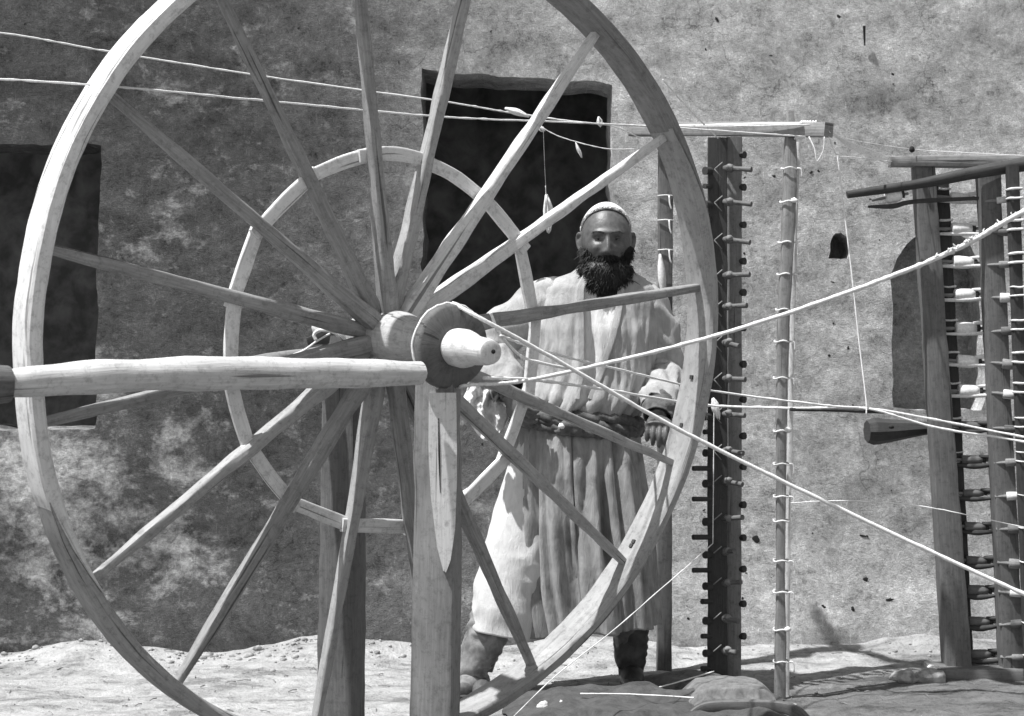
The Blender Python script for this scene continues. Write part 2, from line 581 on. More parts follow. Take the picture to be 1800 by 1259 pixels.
# top and back of the wall so that it is a solid thing
c = [(X0, wall_y(X0, Z1) - .03, Z1), (X1, wall_y(X1, Z1) - .03, Z1), (X1, 10.2, Z1), (X0, 10.2, Z1), (X0, 10.2, -0.1), (X1, 10.2, -0.1), (X0, wall_y(X0, 0), -0.1), (X1, wall_y(X1, 0), -0.1)]
mesh_obj('wall_top', c, [(0, 1, 2, 3), (3, 2, 5, 4), (0, 3, 4, 6), (1, 7, 5, 2)], M['wall'], wall, smooth=False)
# little pits and a peg in the plaster
for px, py, r in ((1470, 250, 3), (1440, 300, 3), (1361, 309, 3), (1427, 302, 3), (1325, 945, 8), (1512, 940, 4), (1515, 1015, 5), (1380, 565, 3), (1489, 612, 3),
                  (1440, 1060, 4), (1490, 1065, 5), (1555, 1050, 5), (1262, 32, 4), (1475, 25, 5)) + tuple((rnd.uniform(1180, 1790), rnd.uniform(20, 1100), rnd.uniform(.8, 2.6)) for _ in range(46)) + tuple((rnd.uniform(0, 1150), rnd.uniform(20, 1100), rnd.uniform(.8, 2.2)) for _ in range(40)):
    Yw = wall_y((px - 900) / F * 6.8, 1) + 0.02
    q = P(px, py, Yw)
    front = wpos(q.x, q.z)
    if any(o_[0][0](q.x, q.z) for o_ in OPEN): continue
    asp, ro_ = rnd.uniform(.6, 1.5), rnd.uniform(0, 3)
    bm = bmesh.new()
    bmesh.ops.create_icosphere(bm, subdivisions=2, radius=1)
    for v in bm.verts:
        kk_ = 1 + .9 * noise.noise(v.co * 1.6 + Vector((px, py, 0)))
        qx, qz = v.co.x * r * .0020 * kk_ * asp, v.co.z * r * .0020 * kk_ / asp
        v.co = Vector((qx * math.cos(ro_) - qz * math.sin(ro_), v.co.y * 0.0012 - .0004, qx * math.sin(ro_) + qz * math.cos(ro_))) + front - ORIG['mud_wall']
    me = bpy.data.meshes.new('pit')
    bm.to_mesh(me); bm.free()
    me.materials.append(M['hole'])
    link(bpy.data.objects.new('pit', me), wall)
Yw = wall_y(1.4, 2.4)
pole('straw_bit', [P(1519, 45, Yw - 0.03), P(1520, 80, Yw - 0.02)], [0.006, 0.003], M['hole'], wall, n=6)

# clods of earth along the wall foot
mb = MB()
def blob(mb, c, r, seed, sq=(1, 1, .6), sub=1):
    bm = bmesh.new()
    bmesh.ops.create_icosphere(bm, subdivisions=sub, radius=1)
    vs_ = []
    for v in bm.verts:
        k = 1 + 0.45 * noise.noise(v.co * 1.4 + Vector((seed * 3.1, 0, 0))) + .15 * noise.noise(v.co * 4 + Vector((0, seed, 0)))
        vs_.append(Vector((v.co.x * r * k * sq[0], v.co.y * r * k * sq[1], v.co.z * r * k * sq[2])) + c)
    ff = [tuple(v.index for v in f.verts) for f in bm.faces]
    bm.free()
    mb.add(vs_, ff, [(0, 0)] * sum(len(f) for f in ff))
for i in range(300):
    x = rnd.uniform(-2.4, 2.4)
    d = abs(rnd.gauss(0, 0.11))
    if i % 3 == 0: x = rnd.gauss(-1.0, 0.22)
    if i % 7 == 0: x = rnd.gauss(-2.0, 0.15)
    y = wall_y(x, 0) - 0.06 - d
    blob(mb, Vector((x, y, ground_z(x, y) + 0.002)), (0.002 + 0.009 * rnd.random() ** 3) * (1.5 if x < -0.4 else 0.9), i, (1.2, 1.0, .8), 1)
tag(mb.build('earth_clods', M['clod']), 'crumbled clods of earth along the foot of the mud wall', 'rubble', kind='stuff')

mb = MB()
for i in range(260):
    x, y = rnd.uniform(-2.3, 2.3), rnd.uniform(5.1, 6.6)
    a_ = rnd.uniform(0, PI)
    L_ = rnd.uniform(.01, .05)
    z = ground_z(x, y) + .003
    tube(mb, [Vector((x, y, z)), Vector((x + math.cos(a_) * L_ / 2, y + math.sin(a_) * L_ / 2, z + .003)), Vector((x + math.cos(a_) * L_, y + math.sin(a_) * L_, z))], rnd.uniform(.0008, .0022), circ(4))
tag(mb.build('straw_litter', M['grey']), 'scattered straw and twigs lying on the pale earth in front of the wall', 'straw', kind='stuff')

# ------------------------------------------------------------------ the great wheel
YAW, PIT = math.radians(36), math.radians(-5)
HUB = P(680, 592, 4.55)
AX = Vector((math.sin(YAW) * math.cos(PIT), -math.cos(YAW) * math.cos(PIT), math.sin(PIT)))   # axle, towards the viewer
EX = Vector((math.cos(YAW), math.sin(YAW), 0))
EZ = EX.cross(AX) * -1
if EZ.z < 0: EZ = -EZ
CAMP = Vector((0, 0, CAM_H))
def on_plane(px, py, t):
    d = P(px, py, 1.0) - CAMP
    k = (HUB + AX * t - CAMP).dot(AX) / d.dot(AX)
    return CAMP + d * k
def polar(q):
    r = q - HUB
    return math.atan2(r.dot(EZ), r.dot(EX)), math.hypot(r.dot(EX), r.dot(EZ))
TR = 0.05                                           # rim stands a little forward of the hub
trace = [(302, 5), (171, 155), (121, 233), (73, 413), (59, 520), (50, 587), (50, 653), (54, 720), (73, 840), (105, 930), (123, 993), (167, 1087), (221, 1153), (278, 1203), (342, 1250),
         (1027, 3), (1100, 66), (1167, 150), (1200, 225), (1225, 290), (1243, 370), (1252, 450), (1253, 520), (1250, 600), (1245, 680), (1238, 750), (1222, 810), (1190, 880), (1160, 940), (1130, 1000), (1080, 1062), (1010, 1140), (950, 1195), (860, 1255)]
import numpy as np
pp = [polar(on_plane(a, b, TR)) for a, b in trace]
A = np.array([[1, math.cos(a), math.sin(a), math.cos(2 * a), math.sin(2 * a), math.cos(3 * a), math.sin(3 * a)] for a, r in pp])
reg = np.diag([0, 0, 0, .02, .02, .4, .4])
co = np.linalg.solve(A.T @ A + reg, A.T @ np.array([r for a, r in pp]))
def RR(a):
    return float(np.dot(co, [1, math.cos(a), math.sin(a), math.cos(2 * a), math.sin(2 * a), math.cos(3 * a), math.sin(3 * a)]))
def WP(a, r, t):
    return HUB + AX * t + EX * (math.cos(a) * r) + EZ * (math.sin(a) * r)

wheel = tag(empty('spinning_wheel', HUB), 'huge wooden wheel with sixteen rough spokes standing in front of the bearded man', 'wheel')
# rim in four bent timbers that lap over one another at scarf joints
cuts = [math.radians(d) for d in (-118, -58, 8, 24 + 40, 118, 178, 222)]
cuts = [math.radians(d) for d in (-150, -88, 27, 86)]
prof = [(0.0, -0.095), (0.0, 0.0), (-0.005, 0.007), (-0.029, 0.010), (-0.036, 0.004), (-0.040, -0.006), (-0.040, -0.095)]
for s in range(4):
    a0, a1 = cuts[s] - 0.13, (cuts[(s + 1) % 4] + (2 * PI if s == 3 else 0)) + 0.13
    n = int(60 * (a1 - a0))
    V, Fc, UV = [], [], []
    m = len(prof)
    for i in range(n + 1):
        u = i / n
        a = a0 + (a1 - a0) * u
        e = min(1.0, (a - a0) / 0.26, (a1 - a) / 0.26)
        R0 = RR(a) + 0.003 * noise.noise(Vector((a * 6, 1.3, 0))) + (0.002 if s % 2 else 0)
        start = u < 0.5
        for j, (dr, dt) in enumerate(prof):
            # scarf: each timber thins towards its ends, one end from the inside and one from the outside
            if start: dr2 = dr * (0.07 + 0.93 * e)
            else: dr2 = -0.040 + (dr + 0.040) * (0.07 + 0.93 * e)
            r = R0 + dr2 + 0.0013 * noise.noise(Vector((a * 22, j * 1.7, s)))
            t = TR + dt + 0.003 * noise.noise(Vector((a * 17, j * 2.3, s + 9))) + (0.0025 if s % 2 else 0)
            V.append(WP(a, r, t))
        if i:
            for j in range(m):
                j2 = (j + 1) % m
                Fc.append(((i - 1) * m + j, i * m + j, i * m + j2, (i - 1) * m + j2))
                la, lb = (a - (a1 - a0) / n) * 1.1, a * 1.1
                u0, u1 = j * 0.025 + s, j * 0.025 + 0.025 + s
                UV += [(u0, la), (u0, lb), (u1, lb), (u1, la)]
    Fc.append(tuple(range(m)))
    Fc.append(tuple(range(n * m + m - 1, n * m - 1, -1)))
    UV += [(0.1 * k, 0) for k in range(m)] * 2
    o = mesh_obj('rim_timber', V, Fc, M[('rim', 'rim', 'rim_shaded', 'rim_sunlit')[s]], wheel, UV)
    o.data.set_sharp_from_angle(angle=math.radians(28))
# pegs of the scarf joints: small square holes in the rim
for px, py in ((1224, 664), (1212, 748), (1138, 958), (1137, 968), (96, 892), (160, 1056)):
    q = on_plane(px, py, TR + 0.02)
    a, r = polar(q)
    mb = MB()
    tube(mb, [WP(a, RR(a) - 0.030, TR - 0.045), WP(a, RR(a) - 0.0425, TR - 0.045)], 0.006, rsq(1))
    mb.build('joint_peg', M['dark'], wheel, sharp=40)

# hub, axle, disc
def lathe(name, prof_, mat, parent, n=28, wob=0.0, seed=0, ctr=None):
    V, Fc, UV = [], [], []
    for i, (t, r) in enumerate(prof_):
        for j in range(n):
            a = 2 * PI * j / n
            rr = r * (1 + wob * noise.noise(Vector((math.cos(a) * 1.3, math.sin(a) * 1.3, t * 9 + seed))))
            V.append(WP(a, rr, t))
    for i in range(len(prof_) - 1):
        for j in range(n):
            j2 = (j + 1) % n
            Fc.append((i * n + j, i * n + j2, (i + 1) * n + j2, (i + 1) * n + j))
            r = max(prof_[i][1], 0.02)
            UV += [(j / n * 2 * PI * r, prof_[i][0]), ((j + 1) / n * 2 * PI * r, prof_[i][0]), ((j + 1) / n * 2 * PI * r, prof_[i + 1][0]), (j / n * 2 * PI * r, prof_[i + 1][0])]
    Fc.append(tuple(range(n))[::-1]); UV += [(math.cos(2 * PI * j / n) * .3, math.sin(2 * PI * j / n) * .05) for j in range(n)]
    Fc.append(tuple(range((len(prof_) - 1) * n, len(prof_) * n))); UV += [(math.cos(2 * PI * j / n) * .3, math.sin(2 * PI * j / n) * .05) for j in range(n)]
    o = mesh_obj(name, V, Fc, mat, parent, UV)
    o.data.set_sharp_from_angle(angle=math.radians(40))
    return o
lathe('hub', [(-0.125, 0.05), (-0.12, 0.056), (-0.07, 0.068), (0.0, 0.073), (0.08, 0.07), (0.15, 0.058), (0.215, 0.045), (0.22, 0.04)], M['hub'], wheel, wob=0.09)
lathe('axle', [(-0.36, 0.024), (-0.355, 0.03), (-0.13, 0.033), (0.2, 0.035), (0.31, 0.042), (0.335, 0.047), (0.37, 0.048), (0.39, 0.044), (0.41, 0.037), (0.47, 0.034), (0.482, 0.031), (0.486, 0.024)], M['pale'], wheel, wob=0.07, seed=3)
lathe('disc', [(0.292, 0.100), (0.294, 0.106), (0.302, 0.109), (0.316, 0.107), (0.322, 0.101), (0.328, 0.055)], M['disc'], wheel, n=40, wob=0.05, seed=5)
mb = MB(); tube(mb, [WP(0.5, 0.004, 0.480), WP(0.5, 0.004, 0.4885)], 0.0055, circ(10)); mb.build('axle_hole', M['hole'], wheel)
mb = MB()
pts = [WP(2 * PI * i / 48, 0.1085 + 0.001 * math.sin(i * 3), 0.297 + .002 * math.sin(i)) for i in range(49)]
tube(mb, pts, 0.0035, circ(6), caps=False); mb.build('drive_cord_turn', M['thread'], wheel)

# spokes (rim end in the photograph)
SP = [(402, 20), (203, 175), (98, 440), (80, 742), (185, 1000), (318, 1190), (562, 1240), (762, 1255), (945, 1192), (1110, 1000), (1192, 817), (1228, 505), (1170, 240), (1045, 62), (817, 0), (634, 0)]
SP_R = []
for i, (px, py) in enumerate(SP):
    a, r = polar(on_plane(px, py, TR - .042))
    SP_R.append(a)
    R1 = RR(a) - 0.036
    st = 0.018 if i % 2 else -0.012
    A0 = WP(a, 0.045, st)
    A1 = WP(a, R1, TR - .044)
    mid1 = A0.lerp(A1, 0.33) + EX * 0.008 * noise.noise(Vector((i, 1, 2))) + EZ * 0.01 * noise.noise(Vector((i, 4, 2)))
    mid2 = A0.lerp(A1, 0.66) + EX * 0.012 * noise.noise(Vector((i, 1, 8))) + EZ * 0.012 * noise.noise(Vector((i, 9, 2)))
    th = rnd.uniform(0.92, 1.1)
    o = pole('spoke', [A0, mid1, mid2, A1], [0.027 * th, 0.025 * th, 0.0215 * th, 0.0195 * th, 0.018 * th, 0.017 * th, 0.0125], M['spoke_pale'] if i in (12, 13) else M['spoke_mid'] if i in (4, 6, 9, 10, 14) else M['spoke'], wheel, n=40,
             sec=rsq(0.82, 0.42), up=AX, jit=0.16, seed=i + 1, freq=7, rough=0.16)
# ring of battens nailed behind the spokes
RB = [(545, 312), (455, 402), (412, 527), (405, 660), (440, 788), (512, 882), (612, 922), (722, 925), (822, 872), (885, 808), (928, 690), (940, 560), (915, 430), (850, 350), (742, 283), (642, 275)]
rp = []
for px, py in RB:
    q = on_plane(px, py, -0.012)
    rp.append(q)
for i in range(16):
    a, b = rp[i], rp[(i + 1) % 16]
    d = (b - a).normalized()
    mid = (a + b) / 2
    out = (mid - HUB - AX * -0.012).normalized()
    bow = 0.014 if i in (14, 13) else rnd.uniform(0.0, 0.006)
    dz = AX * (-0.006 if i % 2 else 0.004)
    pole('batten', [a - d * 0.022 + dz, mid + out * bow + dz, b + d * 0.022 + dz], [0.0175, 0.019, 0.0172], M['batten'], wheel, n=12,
         sec=rsq(0.42, 0.3), up=out, jit=0.1, seed=40 + i, rough=0.06)

# ------------------------------------------------------------------ stand of the wheel
stand = tag(empty('wheel_stand', (HUB.x, HUB.y, 0)), 'heavy timber stand of two posts and peeled rails carrying the great wheel', 'stand')
def plank_post(name, a, b, ra, rb, k, mat, parent, seed, up=(0, -1, 0), n=40, r=0.2, jit=.06, rough=.05):
    return pole(name, [a, (a + b) / 2 + Vector((0.004, 0, 0)), b], [ra, rb], mat, parent, n=n, sec=rsq(k, r), up=up, jit=jit, seed=seed, rough=rough)
fy = (HUB + AX * 0.245).y
by = (HUB + AX * -0.245).y
rotup = AX * -1
# front post: notch at the top carries the axle behind the disc
a = P(761, 1259, fy); a = Vector((a.x, fy, -0.05)); b = P(770, 588, fy)
fp = plank_post('post', a, b, 0.058, 0.049, 1.0, M['post'], stand, 61, up=(-0.2, -1, 0))
a = P(596, 1259, by); a = Vector((a.x, by, -0.05)); b = P(604, 590, by)
plank_post('post', a, b, 0.062, 0.052, 0.9, M['frame'], stand, 62, up=(-0.25, -1, 0))
# pale pointed cheek board on the front post
yb = fy - 0.062
mbx = MB()
outl = [(754, 690), (802, 690), (803, 780), (803, 850), (800, 930), (792, 985), (784, 1006), (779, 1003), (768, 960), (757, 870), (753, 780)]
V = [P(x, y, yb - 0.012) for x, y in outl] + [P(x, y, yb + 0.02) for x, y in outl]
m = len(outl)
ff = [tuple(range(m))[::-1], tuple(range(m, 2 * m))] + [(i, (i + 1) % m, m + (i + 1) % m, m + i) for i in range(m)]
UV = [(V[i].x, V[i].z) for f in ff for i in f]
o = mesh_obj('cheek_board', V, ff, M['pale'], stand, UV, smooth=False)
pole('crack', [P(771, 735, yb - 0.0125), P(772, 800, yb - 0.0125), P(774, 866, yb - 0.0125)], [0.0012, 0.0026, 0.0008], M['hole'], stand, n=8)
# top rail of the stand towards the left and its mate behind the wheel
EL = Vector((-math.cos(YAW), -math.sin(YAW), 0))
p0 = P(738, 656, 4.22)
def rail_pt(px, py, p0):
    d = P(px, py, 1.0) - CAMP
    nrm = Vector((math.sin(YAW), -math.cos(YAW), 0))
    k = (p0 - CAMP).dot(nrm) / d.dot(nrm)
    return CAMP + d * k
ctl = [(740, 655), (640, 656), (500, 656), (380, 656), (240, 659), (130, 665), (60, 670), (12, 673), (-60, 677)]
pole('rail', [rail_pt(x, y, p0) for x, y in ctl], [0.03, 0.035, 0.038, 0.037, 0.038, 0.040, 0.036, 0.031, 0.025], M['log'], stand, n=60, sec=circ(16), jit=0.14, seed=66, rough=0.12, freq=6)
q = rail_pt(-52, 690, p0)
pole('post', [Vector((q.x, q.y, -0.05)), Vector((q.x - .01, q.y, q.z + 0.075))], [0.042, 0.036], M['frame'], stand, n=24, sec=circ(14), jit=.08, seed=67, rough=.06)
pole('rail_collar', [rail_pt(-22, 676, p0), rail_pt(15, 675, p0)], [0.044, 0.040], M['frame'], stand, n=8, sec=circ(14), jit=.08, seed=167, rough=.06)
p1 = P(632, 614, 4.76)
ctl = [(650, 612), (560, 622), (480, 632), (430, 640), (300, 655), (120, 668), (30, 672), (-70, 678)]
pole('rail', [rail_pt(x, y, p1) for x, y in ctl], [0.02, 0.02, 0.018, 0.017, 0.016], M['grey'], stand, n=30, sec=circ(12), jit=.1, seed=68, rough=.08)
q = rail_pt(-70, 676, p1)
pole('post', [Vector((q.x, q.y, -0.05)), Vector((q.x, q.y, q.z + 0.04))], [0.05, 0.045], M['frame'], stand, n=20, sec=circ(14), jit=.08, seed=69, rough=.06)
# wedges and end of the axle at the rear post
pole('wedge', [P(540, 600, 4.70), P(590, 588, 4.72)], [0.010, 0.026], M['dark'], stand, n=8, sec=rsq(0.6))
pole('foot_rail', [Vector((fp.data.vertices[0].co.x + HUB.x - .05, fy, 0.06)), Vector((-0.52, by, 0.06))], 0.05, M['post'], stand, n=16, sec=rsq(1), jit=.05, seed=70)

# ------------------------------------------------------------------ threads and cords
def thread(pts, r, label, n=60, name='thread', cat='thread', fuzz=0.6, mat='thread', tw=0.0, sag=0.0):
    c = resample(pts, n)
    if sag:
        for i, q in enumerate(c):
            u = i / (n - 1)
            q.z -= sag * 4 * u * (1 - u)
    sc = circ(6)
    mb = MB()
    seed = rnd.uniform(0, 50)
    for i, q in enumerate(c):
        q.z += .0010 * noise.noise(Vector((i * .35, seed, 0))) + .0008 * noise.noise(Vector((i * 1.1, seed, 4)))
    rr = []
    for i in range(n):
        rr.append((r if not isinstance(r, tuple) else r[0] + (r[1] - r[0]) * i / (n - 1)) * (1 + fuzz * noise.noise(Vector((i * 0.9 + seed, 0, 0)))))
    tube(mb, c, rr, sc)
    o = mb.build(name, M[mat])
    tag(o, label, cat)
    return o
CORDS = []
b0 = P(1420, 226, 5.74)
thread([P(-220, 128, 3.9), P(150, 148, 4.02), P(480, 178, 4.4), P(780, 205, 4.8), P(1010, 215, 5.1), P(1180, 224, 5.4), P(1416, 240, 5.70)], 0.0026, 'long white thread crossing before the wheel to the frame top beam, lower of two', 140, cat='thread')
thread([P(-220, 32, 4.9), P(20, 60, 5.0), P(190, 90, 5.1), P(480, 136, 5.25), P(780, 178, 5.4), P(900, 198, 5.5), P(1060, 218, 5.55), P(1250, 222, 5.62), P(1424, 219, 5.68)], 0.0027, 'white thread running behind the spokes to the frame top beam, upper of two', 140)
def tuft(a, b, r, label, name='thread_tuft', parent=None):
    mb = MB()
    for k in range(9):
        o_ = Vector((rnd.gauss(0, r * .5), rnd.gauss(0, r * .5), rnd.gauss(0, r * .5)))
        m_ = a.lerp(b, .5) + o_ * 1.3
        tube(mb, resample([a + o_ * .2, m_, b + o_ * .5], 8), [r * .25, r * .55, r * .12], circ(6), jit=.3, seed=k)
    o = mb.build(name, M['thread'], parent)
    if parent is None: tag(o, label, 'knot')
    return o
tuft(P(888, 190, 5.48), P(930, 205, 5.48), 0.010, 'fluffy white knot on the upper thread in front of the dark window')
tuft(P(1052, 205, 5.5), P(1056, 222, 5.5), 0.006, 'small white knot on the threads at the right edge of the dark window')
thread([P(935, 205, 5.49), P(960, 228, 5.5), P(1000, 245, 5.5), P(1060, 260, 5.5), P(1118, 262, 5.55)], 0.0016, 'thin slack thread drooping across the top of the dark window', 30)
tuft(P(1012, 250, 5.5), P(1022, 276, 5.5), 0.005, 'small tuft hanging from the slack thread in the window')
tuft(P(946, 218, 5.49), P(956, 230, 5.49), 0.006, 'small tuft where the slack thread leaves the upper thread')
thread([P(1052, 214, 5.52), P(1090, 226, 5.58), P(1125, 242, 5.9)], 0.0022, 'short thread tied down to the left end of the frame top beam', 14)
thread([P(959, 326, 5.56), P(960, 345, 5.56)], 0.0016, 'thin thread end above the white yarn scrap by the window', 6)
tuft(P(960, 342, 5.56), P(964, 408, 5.56), 0.009, 'white scrap of yarn hanging above the cap of the man')
thread([P(955, 222, 5.5), P(957, 280, 5.53), P(960, 344, 5.56)], 0.0006, 'hair-thin thread holding the yarn scrap by the window', 10)
# driving cords from the disc to the right
dq = WP(1.2, 0.107, 0.30)
thread([WP(1.55, .109, .30), P(850, 562, 4.27), P(960, 622, 4.35), P(1200, 758, 4.5), P(1500, 905, 4.55), P(1800, 1044, 4.5), P(2150, 1200, 4.4)], (0.0052, 0.0058), 'thick cord running from the wheel disc down to the lower right', 130, 'cord', 'cord', .22)
thread([WP(-1.3, .109, .30), P(830, 676, 4.3), P(950, 664, 4.4), P(1250, 592, 4.5), P(1500, 510, 4.3), P(1680, 438, 4.1), P(1800, 372, 3.95), P(2100, 225, 3.7)], (0.0042, 0.0072), 'thick cord rising from the wheel disc to the upper right', 150, 'cord', 'cord', .35)
# rough fluff where the rising cord is joined
mb = MB()
for k in range(46):
    u = rnd.uniform(0, 1)
    c = P(1640 + 160 * u, 455 - 85 * u, 4.12 - .15 * u)
    d = Vector((rnd.gauss(0, 1), rnd.gauss(0, 1), rnd.gauss(.3, 1))).normalized() * rnd.uniform(.006, .014)
    tube(mb, resample([c, c + d * .6, c + d + Vector((.003, 0, 0))], 4), [0.0028, 0.0008], circ(5))
tag(mb.build('cord_fluff', M['thread']), 'ragged fibres sticking out of the rising cord near the right edge', 'fibres')
thread([P(880, 590, 4.3), P(960, 618, 4.6), P(1100, 652, 5.1), P(1250, 686, 5.6), P(1450, 712, 5.68), P(1560, 722, 5.70), P(1800, 768, 5.6), P(2100, 828, 5.2)], 0.0036, 'thin cord from the wheel to the stick, upper of the pair', 110, 'cord', 'cord')
thread([P(850, 664, 4.3), P(940, 668, 4.5), P(1060, 684, 5.0), P(1180, 704, 5.6), P(1255, 713, 5.90), P(1400, 717, 5.74), P(1480, 716, 5.71), P(1540, 721, 5.70), P(1650, 752, 5.68), P(1800, 776, 5.6), P(2100, 836, 5.2)], (0.0045, 0.0038), 'white cord passing the pegged post with a knot, lower of the pair', 120, 'cord', 'cord')
thread([P(862, 548, 4.3), P(875, 580, 4.33), P(900, 612, 4.4), P(930, 632, 4.45), P(1010, 650, 4.6)], 0.004, 'short loose cord curling off the top of the wheel disc', 26, 'cord', 'cord')
tuft(P(1253, 700, 5.95), P(1263, 735, 5.95), 0.011, 'white knot of yarn on the cord in front of the pegged post')
o = pole('stick', [P(1388, 719, 5.745), P(1470, 720, 5.725), P(1556, 724, 5.71)], [0.006, 0.0085, 0.006], M['dark'], n=16, sec=circ(8), jit=.2)
tag(o, 'thin dark stick tied along the white cord beside the arched niche', 'stick')
thread([P(1472, 273, 5.78), P(1485, 380, 5.77), P(1497, 480, 5.75), P(1510, 600, 5.73), P(1522, 700, 5.70), P(1523, 728, 5.69)], 0.0026, 'upright white thread hanging down to the thin stick', 50)
thread([P(1457, 240, 5.70), P(1472, 273, 5.78), P(1500, 276, 5.95), P(1570, 284, 6.22)], 0.0014, 'faint thread from the upright thread to the bobbin rack', 16)
thread([P(1255, 715, 5.95), P(1254, 850, 5.92), P(1253, 955, 5.9)], 0.0018, 'fine upright thread hanging below the yarn knot on the pegged post', 20)
thread([P(1253, 955, 5.9), P(1200, 1002, 5.7), P(1150, 1045, 5.6), P(1075, 1110, 5.4), P(980, 1185, 5.2), P(900, 1262, 5.15)], 0.0018, 'fine thread slanting from the pegged post down behind the rim', 24)
thread([P(1165, 140, 5.45), P(1210, 190, 5.6), P(1262, 243, 5.8)], 0.0022, 'short thread slanting from the wheel rim to the pegged post top', 18)
thread([P(800, 1290, 5.2), P(950, 1258, 5.45), P(1090, 1225, 5.7), P(1180, 1202, 5.85), P(1255, 1180, 5.95)], 0.0028, 'thread running low over the ground up to the pegged post foot', 40)
thread([P(1020, 1219, 5.6), P(1130, 1221, 5.6), P(1300, 1232, 5.55), P(1400, 1238, 5.52)], 0.0026, 'thread lying straight across the dark sacking on the ground', 30)
thread([P(1390, 884, 5.80), P(1480, 880, 5.78), P(1600, 887, 5.78), P(1700, 905, 5.75), P(1860, 940, 5.7)], 0.0018, 'hair-thin thread from the tied pole to the bobbin rack', 30)
# loops of yarn over the rear axle end
mb = MB()
tube(mb, resample([P(556, 598, 4.66), P(552, 588, 4.66), P(562, 580, 4.66), P(585, 583, 4.66), P(596, 592, 4.68)], 16), 0.0045, circ(6), jit=.4)
tube(mb, resample([P(490, 632, 4.6), P(530, 618, 4.63), P(556, 600, 4.66), P(580, 586, 4.67)], 16), 0.0035, circ(6), jit=.4)
tag(mb.build('yarn_loop', M['thread']), 'white yarn looped over the rear end of the axle', 'yarn')

# ------------------------------------------------------------------ reel frame with the pegged post
reel = tag(empty('pegged_frame', (0.75, 6.05, 0)), 'pegged warping frame of three posts under one beam, right behind the wheel', 'frame')
YA, YB1, YB2, YC = 6.32, 6.02, 6.10, 5.81
ba, bb = P(1112, 229, 6.36), P(1457, 228, 5.70)
pole('top_beam', [ba, (ba + bb) / 2 + Vector((0, 0, .004)), bb], [0.022, 0.024, 0.0245], M['beam'], reel, n=30, sec=rsq(1.0, .15), up=(0, 0, 1), jit=.05, seed=80, rough=.05)
def gpost(name, px0, px1, ytop, Y, hw, k, mat, parent, seed, sec=None, top_px_y=None, n=40, ra=None):
    t = P(px0, ytop, Y)
    bt = P(px1, 1200, Y)
    bt.z = -0.04
    return pole(name, [t, (t + bt) / 2, bt], ra or [hw, hw], mat, parent, n=n, sec=sec or rsq(k, .15), up=(0, -1, 0), jit=.07, seed=seed, rough=.07)
gpost('post', 1170, 1167, 238, YA, 0.024, 1.0, M['frame'], reel, 81, ra=[0.026, 0.026, 0.027])
pb1 = gpost('post', 1261, 1261, 242, YB1, 0.014, 2.3, M['dark'], reel, 82, sec=[(b_, a_) for a_, b_ in rsq(0.45, .12)][::-1], ra=[0.034, 0.034])
gpost('post', 1290, 1289, 242, YB2, 0.022, 1.0, M['post'], reel, 83, ra=[0.0265, 0.026, 0.025])
pole('post', [P(1389, 196, 5.84), P(1389, 298, 5.83), P(1384, 430, 5.82), P(1376, 600, 5.82), P(1373, 800, 5.82), P(1372, 985, 5.82), P(1372, 1105, 5.82), P(1371, 1236, 5.82)],
     [0.012, 0.024, 0.0235, 0.023, 0.021, 0.019, 0.0155, 0.015, 0.021, 0.020], M['grey'], reel, n=60, sec=rsq(.9, .4), up=(0, -1, 0), jit=.12, seed=84, rough=.12)
# second thin lath bound beside the tied pole
pole('lath', [P(1403, 250, 5.90), P(1396, 430, 5.88), P(1390, 700, 5.88), P(1386, 900, 5.88), P(1383, 1228, 5.88)], [0.010, 0.011, 0.010, 0.009], M['pale'], reel, n=50, sec=rsq(.8, .4), up=(0, -1, 0), jit=.2, seed=85, rough=.15)
rows = [297, 356, 422, 486, 541, 603, 667, 729, 793, 847, 914, 972, 1027, 1088, 1145]
for i, y in enumerate(rows):
    u = i / 14
    tip = 1322 - 24 * u + rnd.uniform(-3, 2)
    x0 = 1272 - 2 * u
    if i in (5, 11): tip -= 12
    a = P(x0, y - 2, 5.99); b = P(tip, y + rnd.uniform(-5, 6), 5.93)
    pg = pole('peg', [a, a.lerp(b, .3), a.lerp(b, .42), b], [0.008, 0.0145, 0.015, 0.011, 0.0085, 0.0085, 0.0095], M['frame'], reel, n=18, sec=circ(9), jit=.1, seed=90 + i)
    # knob lit at the root of the peg
    mb = MB(); blob(mb, P(1283 - 4 * u, y - 4, 5.965), 0.0125, i, (1, 1, .85), 2)
    mb.build('knob', M['grey'], pg)
    # bent wire hook on the dark board
    mb = MB()
    hx = 1256 - 2 * u
    tube(mb, [P(hx + 14, y - 12, 5.965), P(hx, y, 5.955)], 0.0022, circ(5))
    if i < 9: tube(mb, [P(hx, y, 5.955), P(hx + 13, y + 15, 5.965)], 0.0021, circ(5))
    mb.build('wire_hook', M['grey'], pg)
for i in range(15):
    y = rows[i] - (27 if i else 25)
    a = P(1298, y, 6.09); b = P(1309, y, 6.07)
    pole('peg', [a, b], [0.011, 0.0135], M['dark'], reel, n=5, sec=circ(9), jit=.1, seed=120 + i)
    a = P(1250, rows[i] + 3, 6.0); b = P(1239, rows[i] + 3, 5.98)
    pole('peg', [a, b], [0.012, 0.0145], M['dark'], reel, n=5, sec=circ(9), jit=.1, seed=140 + i)
    y2 = rows[i] + 30
    tip = 1238 if i < 8 else 1218
    if y2 < 1190:
        a = P(1250, y2, 6.01); b = P(tip + (16 if i > 11 else 0), y2, 5.98)
        pole('peg', [a, b], [0.0085, 0.0095], M['dark'], reel, n=6, sec=circ(8), jit=.1, seed=160 + i)
